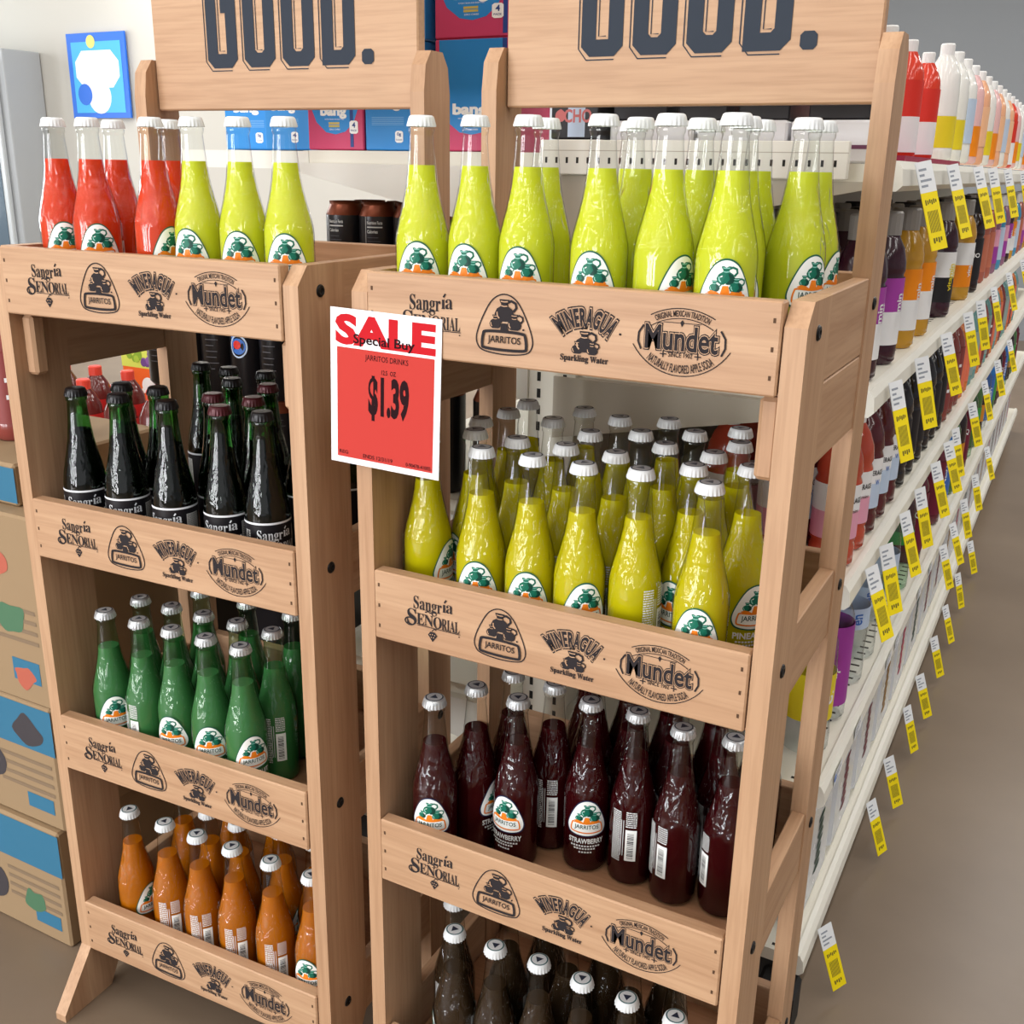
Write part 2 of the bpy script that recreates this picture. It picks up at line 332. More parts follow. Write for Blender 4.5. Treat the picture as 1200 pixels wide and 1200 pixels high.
# ------------------------------------------------------------------ wooden display racks
Wd = .455
ZT = [(1.128, 1.215), (.783, .870), (.437, .528), (.100, .191)]
FL = [1.137, .787, .455, .116]
HOLE = mat('nail_hole', (84, 60, 42), .8)
def bolt(parent, x, y, z, nrm):
    mb = MB(); R = Matrix.Rotation(radians(90), 3, 'Y') if nrm > 0 else Matrix.Rotation(radians(-90), 3, 'Y')
    mb.lathe([(-.004, .0075), (.001, .0075), (.0022, .0062), (.0024, .0035), (.0012, .0032)], BOLT, 14, (x, y, z), R); return mb.build('bolt', parent)
def chamfer_logo_board(root, z0, z1):
    bd = MB().box(.001, Wd-.001, 0, .019, z0, z1, WX, .0018)
    for sx in (.008, Wd-.008):
        for k in (.2, .5, .8): bd.box(sx-.0012, sx+.0012, -.0004, .002, z0+(z1-z0)*k-.0022, z0+(z1-z0)*k+.0022, HOLE, 0)
    o = bd.build('front_board', root)
    for nm, me in LOGO_ME: inst(nm, me, o, (0, 0, (z0+z1)/2))
def chamf(x0, y0, x1, y1, c):  # chamfered rectangle loop
    return [(x0+c, y0), (x1-c, y0), (x1, y0+c), (x1, y1-c), (x1-c, y1), (x0+c, y1), (x0, y1-c), (x0, y0+c)]
def ring(A, outer, inner, m, lay):
    n = len(outer); A.tri(list(outer)+list(inner), [[i, (i+1) % n, n+(i+1) % n, n+i] for i in range(n)], m, lay)
def word_art():
    A = Art(); H = .19; x = 0; w = .054; t = .019; c = .011
    DK = mat('painted_sign_letters', (54, 60, 70), .8, 0, .15)
    for ch in 'GOOD':
        if ch == 'O': ring(A, chamf(x, 0, x+w, H, c), chamf(x+t, t, x+w-t, H-t, .004), DK, 2)
        elif ch == 'D':
            o = [(x, 0), (x+w-c, 0), (x+w-c*.5, c*.5), (x+w, c), (x+w, H-c), (x+w-c*.5, H-c*.5), (x+w-c, H), (x, H)]
            i = [(x+t, t), (x+w-t-.004, t), (x+w-t-.002, t+.002), (x+w-t, t+.004), (x+w-t, H-t-.004), (x+w-t-.002, H-t-.002), (x+w-t-.004, H-t), (x+t, H-t)]; ring(A, o, i, DK, 2)
        else:
            A.rect(x, x+t, c, H-c, DK, 2); A.tri([(x, c), (x+c, 0), (x+w-c, 0), (x+w, c), (x+w, t), (x, t)], [[0, 1, 2, 3, 4, 5]], DK, 2)
            A.tri([(x, H-c), (x+c, H), (x+w-c, H), (x+w, H-c), (x+w, H-t), (x, H-t)], [[0, 1, 2, 3, 4, 5]], DK, 2)
            A.rect(x+w-t, x+w, t, .09, DK, 2); A.rect(x+w*.5, x+w, .072, .09, DK, 2); A.rect(x+w-t, x+w, H-.055, H-t, DK, 2)
        A.stroke([(x-.0035, H-c), (x-.0035, c-.002), (x+c-.004, -.0035), (x+w-c, -.0035)], .0014, DK, 2)
        A.stroke([(x+t+.0035, H-t-.004), (x+t+.0035, t+.0035), (x+w-t-.003, t+.0035)], .0012, DK, 2)
        x += .0665
    A.poly([(x-.002+a, b) for a, b in chamf(0, 0, .019, .019, .004)], DK, 2)
    return A
mb = MB(); word_art().plane(mb, (.103, 0, 1.452), (1, 0, 0), (0, 0, 1), (0, -1, 0), 1); WORD = mb.mesh('painted_word')
def make_rack(loc, rz, label):
    r = empty('wooden_display_rack', loc, rz); tag(r, label, 'rack', 'wooden soda racks')
    for sx in (0, 1):
        xa, xb = (-.0215, -.0005) if sx == 0 else (Wd+.0005, Wd+.0215)
        # front post: board on edge with a chamfered top and a foot kicked forward
        MB().prism([(.003, .10), (.003, 1.192), (.022, 1.214), (.094, 1.214), (.094, .11), (.035, 0), (-.062, 0), (-.062, .012)], 0, xa, xb, WZ).build('front_post', r)
        MB().prism([(.286, 0), (.286, 1.415), (.291, 1.448), (.305, 1.466), (.335, 1.466), (.349, 1.448), (.354, 1.415), (.354, 0)], 0, xa, xb, WZ).build('back_leg', r)
        for (z0, z1) in ZT:
            MB().box(xa+.0015, xb-.002, .0945, .2855, z0+.001, z1-.001, WY).build('side_board', r)
            n = 1 if sx else -1; xs = xb if sx else xa
            zb = (z0+z1)/2+.012
            bolt(r, xs, .045, zb, n); bolt(r, xs, .32, zb, n)
        # rail and corner cleat under the top tray
        MB().box(xa+.0015, xb-.002, .0945, .2855, 1.043, 1.1275, WY).build('side_rail', r)
        ca, cb = (.0, .021) if sx == 0 else (Wd-.021, Wd)
        MB().box(ca+.0005, cb-.0005, .0195, .042, 1.043, 1.136-.012, WZ, .004).build('corner_cleat', r)
    for (z0, z1), zf in zip(ZT, FL):
        chamfer_logo_board(r, z0, z1)
        MB().box(.001, Wd-.001, .335, .353, z0, z1, WX).build('back_board', r)
        MB().box(.001, Wd-.001, .0195, .3345, zf-.011, zf, TRAY, 0).build('tray_bottom', r)
    hb = MB().box(.001, Wd-.001, .31, .329, 1.396, 1.76, WX, .002).build('header_board', r)
    inst('painted_word', WORD, hb, (0, .31, 0))
    return r
TRAY = wood('plywood_tray', 0, (184, 138, 104), (168, 122, 90))
LANG = radians(2.285); LOC_L = (-.5719, -.0193)
rackR = make_rack((0, 0, 0), 0, 'right-hand wooden rack of lime, pineapple and strawberry soda, price sign on its post')
rackL = make_rack((*LOC_L, 0), LANG, 'left-hand wooden rack of red, lime, dark, green and orange soda bottles')
def Lp(x, y): return (LOC_L[0]+cos(LANG)*x-sin(LANG)*y, LOC_L[1]+sin(LANG)*x+cos(LANG)*y)

# ------------------------------------------------------------------ soda bottles
PROF = [(0, .0255), (.0025, .0282), (.007, .0295), (.02, .0299), (.095, .0299), (.108, .0298), (.116, .0290), (.126, .0268), (.140, .0232), (.155, .0196), (.168, .0172), (.182, .0156), (.200, .0139), (.216, .0127), (.2185, .0127), (.2200, .0138), (.2245, .0140), (.2260, .0128), (.2350, .0126)]
def r_at(prof, z):
    for (z0, r0), (z1, r1) in zip(prof, prof[1:]):
        if z0 <= z <= z1: return r0+(r1-r0)*(z-z0)/(z1-z0+1e-9)
    return prof[-1][1]
def glass_mesh(prof, m, name): return MB().lathe(prof, m, 30).mesh(name)
def drink_mesh(prof, level, m, name):
    p = [(max(z, .003), r-.0014) for z, r in prof if z < level]+[(level, r_at(prof, level)-.0014)]
    return MB().lathe(p, m, 26).mesh(name)
def cap_mesh(metal, top, ringm, tri, name):
    mb = MB(); n = 84
    prof = [(.2258, .0150), (.2278, .0149), (.2312, .0143), (.2340, .0138), (.2360, .0129), (.2369, .0114)]
    def rf(a, k): return 1+(.05*cos(21*a) if k <= 1 else .022*cos(21*a) if k == 2 else 0)
    mb.lathe(prof, metal, n, rfun=rf, close=False)
    mb.lathe([(.2369, .0114), (.23705, .0098)], ringm, 42, close=False); mb.lathe([(.23705, .0098), (.2372, .001)], top, 42)
    if tri: mb.add([(0, .0058, .23735), (-.0052, -.0036, .23735), (.0052, -.0036, .23735)], [[0, 1, 2]], tri)
    return mb.mesh(name)
CAPW = mat('white_cap', (224, 227, 228), .3, 0, .5); CAPS = mat('silver_cap', (205, 208, 210), .28, .55); NAVY = mat('cap_ring_navy', (40, 48, 66), .4); CGREY = mat('cap_print_grey', (96, 100, 108), .5); TEAL = mat('cap_ring_teal', (48, 96, 100), .4)
CAPSTEEL = mat('cap_top_grey', (190, 192, 194), .35, .2); CAPMAR = mat('maroon_cap', (74, 28, 34), .3, .2); CAPBLK = mat('black_cap', (28, 26, 28), .3, .1)
CAPDK = mat('cap_top_taupe', (112, 104, 100), .35, .2)
LGREEN = mat('label_outline_green', (20, 92, 70), .5); CREAM = mat('label_white', (242, 244, 240), .45); LNAVY = mat('label_outline_navy', (28, 36, 70), .5)
def front_label(edge, flavour, name):
    mb = MB(); A = Art(); k = .050
    if flavour: A.fillrings([(x*1.13, y*1.08) for x, y in EGG], edge, 0)
    else: A.fillrings([(x*1.13, y*1.08) for x, y in EGG], edge, 0)
    A.fillrings([(x*1.06, y*1.01) for x, y in EGG], CREAM, 2)
    jug(A, 0, .06, .33, JUGG, JUGH, 5, JUGD); jug(A, -.2, -.07, .2, JUGG, JUGH, 5, JUGD); jug(A, .2, -.08, .26, JUGG, JUGH, 5, JUGD)
    A.poly([(-.1, -.16), (-.05, .04), (.05, .04), (.1, -.16)], ORNG, 6)
    A.poly([(.06, -.13), (.16, -.15), (.34, -.1), (.3, -.05), (.2, -.075), (.12, -.06)], ORNG, 6); A.poly([(-.06, -.13), (-.2, -.15), (-.34, -.09), (-.26, -.05), (-.16, -.07)], ORNG, 6)
    fr = smooth_loop([(-.32, -.125), (0, -.15), (.32, -.125), (.38, -.17), (.41, -.34), (.35, -.395), (0, -.42), (-.35, -.395), (-.41, -.34), (-.38, -.17)], 4)
    A.stroke(fr, .035, ORNG, 5, True); A.text('JARRITOS', 0, -.265, .62, .15, JUGD, 5, .012); A.circle(.34, -.03, .02, JUGH, 4, 8)
    if flavour:
        A.text(flavour, 0, -.67, .92, .14, WHITE, 1, .03)
        for yy, ww in ((-.82, .8), (-.9, .62), (-1.0, .36)):
            for q in range(int(ww*14)): A.rect(-ww/2+q/14, -ww/2+q/14+.05, yy-.02, yy+.025, WHITE, 1)
    A.cyl(mb, .0299, .083, k); return mb.mesh(name)
BARK = mat('barcode_black', (40, 36, 40), .6); LGREY = mat('label_small_print', (200, 200, 196), .6)
def back_label(ink, name):
    mb = MB(); A = Art(); k = .001; rr = random.Random(3)
    for j in range(26):
        y = 20-j*1.75; x = -17
        A.rect(-19, -4, y-1.75, y, BARK if ink is WHITE else ink, 0, 4) if False else None
        while x < -5:
            w = rr.choice((1.2, 2, 2.8, 3.6)); A.rect(x, min(x+w, -4.5), y, y+.9, ink, 1); x += w+.6
    for q in range(4): A.rect(-4+q*1.4, -3.3+q*1.4, -18, 14, ink, 1, 1, 6) if q % 2 == 0 else None
    for j in range(8):
        y = 21-j*1.8; x = 2
        while x < 15: w = rr.choice((1.2, 2, 3)); A.rect(x, min(x+w, 15.5), y, y+.9, ink, 1); x += w+.6
    A.rect(2, 16, -22, 6, CREAM, 1, 6, 1)
    for j in range(19): A.rect(4.5, 12.5, -20+j*1.25, -20+j*1.25+rr.choice((.4, .6, .85)), BARK, 3, 4, 1)
    A.parts = [([(x, y*1.6) for x, y in vs], fs, m_, l_) for vs, fs, m_, l_ in A.parts]
    A.cyl(mb, .0299, .075, k, pi); return mb.mesh(name)
def soda_kind(key, colr, level, capm, edge, flavour, glassm=GLASS, trans=.2, clear=0, tint=None, ink=WHITE):
    return dict(glass=glass_mesh(PROF, glassm, 'glass_bottle'), drink=drink_mesh(PROF, level, drink(key+'_soda', colr, trans, clear, tint), 'drink'), cap=capm,
                lab=front_label(edge, flavour, 'front_label'), back=back_label(ink, 'back_label'))
C_WHITE = cap_mesh(CAPW, CAPW, NAVY, CGREY, 'crown_cap'); C_SIL = cap_mesh(CAPS, CAPSTEEL, NAVY, NAVY, 'crown_cap'); C_TEAL = cap_mesh(CAPW, CAPW, TEAL, NAVY, 'crown_cap')
C_PINE = cap_mesh(CAPW, CAPSTEEL, NAVY, CGREY, 'crown_cap'); C_BLK = cap_mesh(CAPBLK, CAPBLK, CAPBLK, None, 'crown_cap'); C_MAR = cap_mesh(CAPMAR, CAPMAR, CAPMAR, None, 'crown_cap')
DKRED = mat('label_under_red', (64, 18, 24), .5); DKGRN = mat('label_under_green', (18, 60, 40), .5); DKBRN = mat('label_under_brown', (40, 30, 24), .5)
K = {
 'lime': soda_kind('lime', (230, 238, 54), .187, C_WHITE, LGREEN, None, clear=.22, tint=(225, 240, 90)),
 'pineapple': soda_kind('pineapple', (224, 212, 18), .183, C_PINE, LGREEN, 'PINEAPPLE', clear=.25, tint=(228, 214, 60)),
 'strawberry': soda_kind('strawberry', (68, 13, 17), .176, C_SIL, LNAVY, 'STRAWBERRY', clear=.35, tint=(120, 30, 36)),
 'brown': soda_kind('brown', (62, 46, 30), .176, C_TEAL, DKBRN, None, clear=.3, tint=(110, 80, 50)),
 'red': soda_kind('red', (240, 76, 32), .187, C_WHITE, LGREEN, None, clear=.25, tint=(240, 90, 40)),
 'green': soda_kind('green', (92, 150, 98), .180, C_SIL, LGREEN, 'GRAPEFRUIT', clear=.25, tint=(110, 170, 110), glassm=glass('tinted_glass', (.74, .9, .76), .5)),
 'orange': soda_kind('orange', (214, 122, 14), .180, C_TEAL, LGREEN, None, clear=.3, tint=(236, 150, 40)),
}
# the dark champagne-style bottles
SPROF = [(z_, r_*.972) for z_, r_ in [(0, .026), (.003, .029), (.008, .0302), (.095, .0304), (.104, .0300), (.118, .0282), (.134, .0248), (.150, .0210), (.166, .0180), (.185, .0157), (.203, .0141), (.2185, .0134), (.2195, .0148), (.2255, .0148), (.2262, .0128), (.2350, .0126)]]
SBAND = mat('label_black', (22, 20, 24), .4); STXT = mat('label_silver_print', (225, 228, 232), .4)
mb = MB(); mb.lathe([(.020, .0299), (.094, .0300)], SBAND, 40, close=False); mb.lathe([(.0935, .0302), (.0962, .0301)], STXT, 40, close=False)
art_sangria(STXT, SBAND).cyl(mb, .0300, .066, .046, 0)
A = Art(); rr = random.Random(5)
A.rect(-10, 10, -24, 20, LGREY, 0, 8, 1)
for j in range(20):
    y = 17.5-j*2; x = -9
    while x < 8: w = rr.choice((2, 3, 4)); A.rect(x, min(x+w, 9), y, y+.9, BARK, 1); x += w+.7
A.cyl(mb, .0300, .066, .001, radians(78))
A = Art()
for j in range(16):
    for q in range(3): A.rect(-5+q*3.4, -5+q*3.4+rr.choice((1.5, 2.4)), 18-j*2.4, 19.2-j*2.4, LGREY, 1)
A.cyl(mb, .0300, .066, .001, radians(-72))
SLAB = mb.mesh('wrap_label')
K['dark'] = dict(glass=glass_mesh(SPROF, GREENGLASS, 'glass_bottle'), drink=drink_mesh(SPROF, .178, drink('dark_soda', (18, 12, 14), .2), 'drink'), cap=C_BLK, lab=SLAB, back=None)
ORD = ['zeroth', 'first', 'second', 'third', 'fourth', 'fifth', 'sixth', 'seventh', 'eighth', 'ninth', 'tenth', 'eleventh', 'twelfth', 'thirteenth', 'fourteenth', 'fifteenth', 'sixteenth', 'seventeenth', 'eighteenth', 'nineteenth', 'twentieth']
def ordn(i):
    if i <= 20: return ORD[i]
    tens = {2: 'twenty', 3: 'thirty', 4: 'forty', 5: 'fifty', 6: 'sixty', 7: 'seventy'}[i//10]
    return tens+'-'+ORD[i % 10] if i % 10 else tens[:-1]+'ieth'
def bottle(kind, x, y, z, rz, label, group, cap=None, back=True):
    k = K[kind]; r = empty('soda_bottle', (x, y, z), rz); tag(r, label, 'bottle', group)
    g = inst('glass_bottle', k['glass'], r); inst('drink', k['drink'], r); inst('crown_cap', cap or k['cap'], r, rz=random.uniform(-.5, .5)); inst('front_label' if k['back'] else 'wrap_label', k['lab'], r)
    if k['back'] and back: inst('back_label', k['back'], r)
    return r
T = {
'T1R': [(0.038, 0.055), (0.102, 0.06), (0.163, 0.06), (0.249, 0.055), (0.318, 0.055), (0.382, 0.052), (0.152, 0.125), (0.221, 0.2), (0.262, 0.121), (0.319, 0.142), (0.373, 0.113), (0.368, 0.187), (0.424, 0.211), (0.308, 0.204), (0.424, 0.148)],
'T1L': [(0.057, 0.06), (0.118, 0.058), (0.1, 0.119), (0.222, 0.06), (0.287, 0.06), (0.357, 0.06), (0.424, 0.06), (0.194, 0.12)],
'L2R': [(0.069, 0.12), (0.045, 0.178), (0.049, 0.239), (0.046, 0.3), (0.121, 0.226), (0.13, 0.302), (0.19, 0.28), (0.248, 0.302), (0.299, 0.256), (0.341, 0.3), (0.13, 0.113), (0.191, 0.114), (0.19, 0.188), (0.242, 0.221), (0.117, 0.052), (0.252, 0.113), (0.288, 0.181), (0.349, 0.17), (0.361, 0.232), (0.183, 0.052), (0.244, 0.052), (0.304, 0.065), (0.346, 0.109), (0.384, 0.052), (0.402, 0.138), (0.034, 0.074)],
'L3R': [(0.053, 0.052), (0.081, 0.106), (0.142, 0.105), (0.104, 0.163), (0.165, 0.162), (0.226, 0.145), (0.287, 0.148), (0.348, 0.139), (0.409, 0.146), (.197, .223), (.258, .208), (.319, .208), (.38, .207), (.168, .278), (.228, .276), (.289, .271), (.35, .270), (.411, .27)],
'L4R': [(0.084, 0.052), (0.145, 0.052), (0.206, 0.056), (0.267, 0.054), (0.328, 0.052), (0.392, 0.052), (0.05, 0.103), (0.127, 0.12), (0.218, 0.12), (0.309, 0.12), (0.371, 0.12), (0.157, 0.182), (0.248, 0.182), (0.34, 0.182)],
'L2L': [(0.081, 0.108), (0.131, 0.052), (0.142, 0.114), (0.052, 0.052), (0.217, 0.052), (0.126, 0.282), (0.189, 0.215), (0.195, 0.284), (0.261, 0.207), (0.238, 0.118), (0.298, 0.062), (0.3, 0.127), (0.366, 0.063), (0.065, 0.289), (0.401, 0.122), (0.34, 0.18), (0.371, 0.24)],
'L3L': [(0.061, 0.052), (0.071, 0.114), (0.132, 0.114), (0.129, 0.052), (0.19, 0.052), (0.252, 0.052), (0.194, 0.113), (0.255, 0.114), (0.313, 0.052), (0.32, 0.113), (0.305, 0.179), (0.401, 0.122), (0.127, 0.182), (0.218, 0.182), (0.371, 0.182)],
'L4L': [(0.066, 0.052), (0.139, 0.052), (0.204, 0.052), (0.271, 0.052), (0.343, 0.052), (0.416, 0.052), (0.176, 0.108), (0.237, 0.104), (0.309, 0.12), (0.371, 0.12), (.1, .13), (0.157, 0.182), (0.248, 0.182)],
}
ROT = {'T1R': {0: -12, 1: -22, 2: -16, 3: -16, 4: 42, 5: 2, 10: 5, 12: 70, 6: -70, 14: 40}, 'T1L': {0: 0, 1: 0, 3: 30, 4: -30, 5: -16, 6: -10},
 'L2R': {14: -12, 19: -8, 20: 14, 21: -128, 22: -32, 23: -8, 24: 35, 25: 62}, 'L3R': {0: -14, 1: 62, 2: -30, 4: 165, 5: 2, 6: 162, 7: 132, 8: 110},
 'L3L': {0: 0, 3: 120, 4: -30, 5: -12, 8: 16, 9: 170}, 'L4L': {0: 40, 1: 170, 2: 170, 3: 172, 4: 180, 5: -30}, 'L2L': {3: -10, 1: -12, 4: -32, 10: -22, 12: 14, 2: 20}}
SHELFN = {'T': 'top', 'L2': 'second', 'L3': 'third', 'L4': 'bottom'}
NAMEK = {'lime': 'lime-green soda bottle with white cap', 'pineapple': 'yellow pineapple soda bottle', 'strawberry': 'dark red strawberry soda bottle', 'brown': 'dark brown soda bottle with white cap', 'red': 'red-orange soda bottle with clear neck', 'green': 'green grapefruit soda bottle with silver cap', 'orange': 'amber orange soda bottle with white cap', 'dark': 'black-labelled dark green wine-soda bottle'}
def spread(pts):
    P = [list(p) for p in pts]
    for it in range(400):
        mv = False
        for i in range(len(P)):
            for j in range(i):
                dx, dy = P[i][0]-P[j][0], P[i][1]-P[j][1]; d = sqrt(dx*dx+dy*dy)+1e-9
                if d < .0622:
                    k = (.0623-d)*.5/d; P[i][0] += dx*k; P[i][1] += dy*k; P[j][0] -= dx*k; P[j][1] -= dy*k; mv = True
            P[i][0] = min(max(P[i][0], .0312), .4238); P[i][1] = min(max(P[i][1], .0515), .303)
        if not mv: break
    return P
for key, pts in T.items():
    pts = spread(pts)
    side = key[2]; lev = {'T1': 0, 'L2': 1, 'L3': 2, 'L4': 3}[key[:2]]; sname = ['top', 'second', 'third', 'bottom'][lev]
    rackn = 'right' if side == 'R' else 'left'
    rows = {}
    order = sorted(range(len(pts)), key=lambda i: (round((pts[i][1]-.05)/.055), pts[i][0]))
    for i in order: rows.setdefault(round((pts[i][1]-.05)/.055), []).append(i)
    for rk, (rowk, idx) in enumerate(sorted(rows.items())):
        for q, i in enumerate(idx):
            x, y = pts[i]
            if side == 'R': wx, wy = x, y; kind = ['lime', 'pineapple', 'strawberry', 'brown'][lev]; ro = 0
            else:
                wx, wy = Lp(x, y); kind = ['lime', 'dark', 'green', 'orange'][lev]; ro = 0
                if lev == 0 and i in (0, 1, 2, 3, 7): kind = 'red'
            face = atan2(.688-wx, .948+wy)
            off = ROT.get(key, {}).get(i, None)
            if off is None: off = random.choice((-150, -100, 100, 150, 60, -60, 170))
            rowname = 'front row' if rk == 0 else ORD[rk+1]+' row'
            lab = f'{NAMEK[kind]}, {ORD[q+1]} from left, {rowname}, {sname} shelf, {rackn} rack'
            cap = None
            if kind == 'dark' and i in (9, 10, 11, 8): cap = C_MAR
            bottle(kind, wx, wy, FL[lev]+.0006, face+radians(off), lab, f'soda bottles on the {sname} shelf of the {rackn} rack', cap, abs(off) > 40)

# ------------------------------------------------------------------ sale sign on the right rack's post
sg = empty('sale_sign', (-.0515, -.0045, .998), 0); tag(sg, 'white and red paper price sign reading SALE, hung on the post between the racks', 'sign')
sg.rotation_euler = (radians(-1.0), radians(1.2), 0)
PAPER = mat('white_paper', (244, 246, 250), .6); SRED = mat('sign_red', (190, 64, 58), .8, 0, .08); SRED2 = mat('sign_red_letters', (190, 34, 42), .8, 0, .08); SBLK = mat('sign_black', (40, 20, 24), .8, 0, .08)
MB().box(0, .146, 0, .0007, 0, .176, PAPER, 0).build('paper_sheet', sg)
A = Art(); A.rect(9, 138, 7, 133, SRED, 0); mb = MB(); A.plane(mb, (0, 0, 0), (1, 0, 0), (0, 0, 1), (0, -1, 0), .001, .00008, .00012); mb.build('red_panel', sg)
def sign_print(name, *rows):
    A = Art()
    for t_, cx, cy, w_, h_, m_, ly, b_ in rows: A.text(t_, cx, cy, w_, h_, m_, ly, b_)
    mb = MB(); A.plane(mb, (0, 0, 0), (1, 0, 0), (0, 0, 1), (0, -1, 0), .001, .00008, .00014); mb.build(name, sg)
sign_print('headline', ('SALE', 73, 153, 126, 30, SRED2, 1, .05)); sign_print('subheadline', ('Special Buy', 72, 142.5, 80, 13, SBLK, 3, .02))
sign_print('product_line', ('JARRITOS DRINKS', 76, 124, 57, 8, SBLK, 3, .0)); sign_print('size_line', ('12.5  OZ', 79, 110.5, 19, 5, SBLK, 3, .01))
sign_print('price', ('$1.39', 79, 80, 52, 46, SBLK, 3, .045)); sign_print('fine_print', ('REG', 18, 13, 12, 4, SBLK, 3, .01), ('ENDS 12/31/19', 65, 12, 40, 4.4, SBLK, 3, .01), ('0-90478-41002-', 120, 11.5, 34, 4.2, SBLK, 3, .01))

# ------------------------------------------------------------------ gondola shelving behind the racks
STEEL = mat('cream_steel', (222, 218, 204), .45, 0, .5); STEELD = mat('cream_steel_lip', (228, 226, 216), .4); SLOT = mat('slot_dark', (40, 38, 36), .8); BRK = mat('bracket_grey', (178, 170, 154), .5)
GY0, GY1 = .50, 5.3
gd = empty('shelving_unit', (0, GY0, 0)); tag(gd, 'long cream steel double-sided shelving unit behind the racks, running down the aisle', 'shelving')
SH = [1.336, 1.045, .765, .437, .125]
SHL = [1.345, 1.10, .79, .45, .125]
LIPX = .46
MB().box(-.03, .01, 0, GY1-GY0, .0, 1.33, STEEL, 0).build('back_panel', gd)
up = MB().box(-.05, .03, -.012, -.0005, 0, 1.335, STEEL)
for k in range(48):
    for sx in (-.032, .012): up.box(sx-.003, sx+.003, -.0126, -.0118, .05+k*.026, .064+k*.026, SLOT, 0)
up.build('upright', gd)
for zi, z in enumerate(SH):
    d = MB(); L = GY1-GY0
    d.box(.011, LIPX-.012, 0, L, z-.022, z, STEEL, 0)
    for k in range(110):
        y = .01+k*.03; d.box(LIPX-.052, LIPX-.036, y, y+.006, z-.0004, z+.0004, SLOT, 0)
    for sxx in (.06, .16, .26, .36): d.box(sxx, sxx+.006, -.0006, .001, z-.016, z-.007, SLOT, 0)
    sh = d.build('shelf', gd)
    lip = MB().prism([(LIPX-.012, z+.004), (LIPX-.004, z+.004), (LIPX+.002, z-.006), (LIPX+.004, z-.026), (LIPX-.003, z-.033), (LIPX-.012, z-.033)], 1, 0, L, STEELD).build('price_rail', sh)
    if z > .3: MB().prism([(.03, z-.022), (LIPX-.02, z-.022), (LIPX-.03, z-.03), (-.005, z-.118), (-.005, z-.022)], 1, -.017, .0005, BRK).build('shelf_bracket', sh)
for zi, z in enumerate(SHL):
    L = GY1-GY0; d = MB().box(-.47, -.031, 0, L, z-.02, z, STEEL, 0)
    sh = d.build('shelf', gd)
    MB().prism([(-.482, z-.0005), (-.471, z-.0005), (-.471, z-.033), (-.482, z-.033)], 1, 0, L, STEELD).build('price_rail', sh)
    if z > .3: MB().prism([(-.05, z-.02), (-.485, z-.02), (-.48, z-.035), (-.05, z-.122)], 1, -.0165, .0005, STEELD).build('shelf_bracket', sh)
MB().box(-.44, .43, .02, GY1-GY0, .0, .1, mat('kick_plate', (60, 58, 56), .6), 0).build('kick_plate', gd)
MB().box(.40, .462, -.05, .015, 0, .085, mat('black_rubber', (28, 27, 28), .6), .006).build('bumper_foot', gd)
er = MB().box(-.03, .40, -.030, -.0175, 1.316, 1.362, STEELD, .001)
for k in range(26): er.box(-.022+k*.0162, -.0185+k*.0162, -.0304, -.0298, 1.331, 1.339, SLOT, 0)
er.box(-.03, .40, -.0304, -.0299, 1.3475, 1.3485, BRK, 0); er.build('end_rail', gd)
# ------------------------------------------------------------------ goods on the aisle side
def pet(prof, liquid, cap, label, capz, text=None, z0=.04, z1=.13, low=None, tcol=WHITE, tint=None, clear=0):
    """one kind of plastic bottle: list of (part name, mesh)"""
    parts = [('bottle_body', MB().lathe(prof, liquid, 20).mesh('bottle_body'))]
    cr_ = prof[-1][1]+.002
    cm = MB().lathe([(capz[0], cr_), (capz[1]-.003, cr_), (capz[1], cr_-.002)], cap, 18, smooth=False).mesh('bottle_cap'); parts.append(('bottle_cap', cm))
    if label:
        mb = MB(); R = max(r for z, r in prof)+.0006; zm = (z0+z1)/2
        if low: mb.lathe([(z0, R), (zm, R)], low, 24, close=False); mb.lathe([(zm, R), (z1, R)], label, 24, close=False)
        else: mb.lathe([(z0, R), (z1, R)], label, 24, close=False)
        if text:
            A = Art()
            for t_, cx, cy, w_, h_, m_, vert in text:
                if vert:
                    B = Art(); B.text(t_, 0, 0, w_, h_, m_, 1, .02)
                    for vs, fs, mm, ly in B.parts: A.tri([(-y+cx, x+cy) for x, y in vs], fs, mm, 2)
                else: A.text(t_, cx, cy, w_, h_, m_, 2, .02)
            A.cyl(mb, R, zm, .001)
        parts.append(('wrap_label', mb.mesh('wrap_label')))
    return parts
def put(kind, x, y, z, rz, label, cat, group, name='drink_bottle', nparts=9):
    r = empty(name, (x, y, z), rz); tag(r, label, cat, group)
    for nm, me in kind[:nparts]: inst(nm, me, r)
    return r
VP = [(0, .030), (.006, .0345), (.02, .035), (.125, .035), (.132, .033), (.138, .035), (.150, .0345), (.170, .030), (.184, .0225), (.190, .0205), (.212, .0205)]
BP = [(0, .028), (.005, .033), (.03, .0335), (.036, .0315), (.042, .0335), (.13, .0335), (.137, .031), (.144, .0335), (.165, .031), (.185, .024), (.2, .0145), (.222, .013)]
WP = [(0, .032), (.006, .038), (.03, .0385), (.06, .0365), (.09, .0385), (.15, .0385), (.19, .036), (.215, .026), (.235, .0145), (.252, .014)]
def gl(n, c, r=.14): return mat(n, c, r, 0, .6)
VOR = mat('wrap_orange', (238, 138, 18), .45); VPU = mat('wrap_purple', (160, 62, 160), .45); VBK = mat('wrap_black', (34, 32, 36), .45); VYE = mat('wrap_yellow', (226, 206, 40), .45); VWH = mat('wrap_white', (235, 236, 238), .45); VPK = mat('wrap_pink', (226, 160, 184), .45); VBL = mat('wrap_blue', (60, 110, 190), .45); VLB = mat('wrap_pale_blue', (190, 208, 232), .45); VMA = mat('wrap_maroon', (110, 28, 52), .45); VRE = mat('wrap_red', (214, 52, 40), .45); VGN = mat('wrap_green', (60, 150, 70), .45)
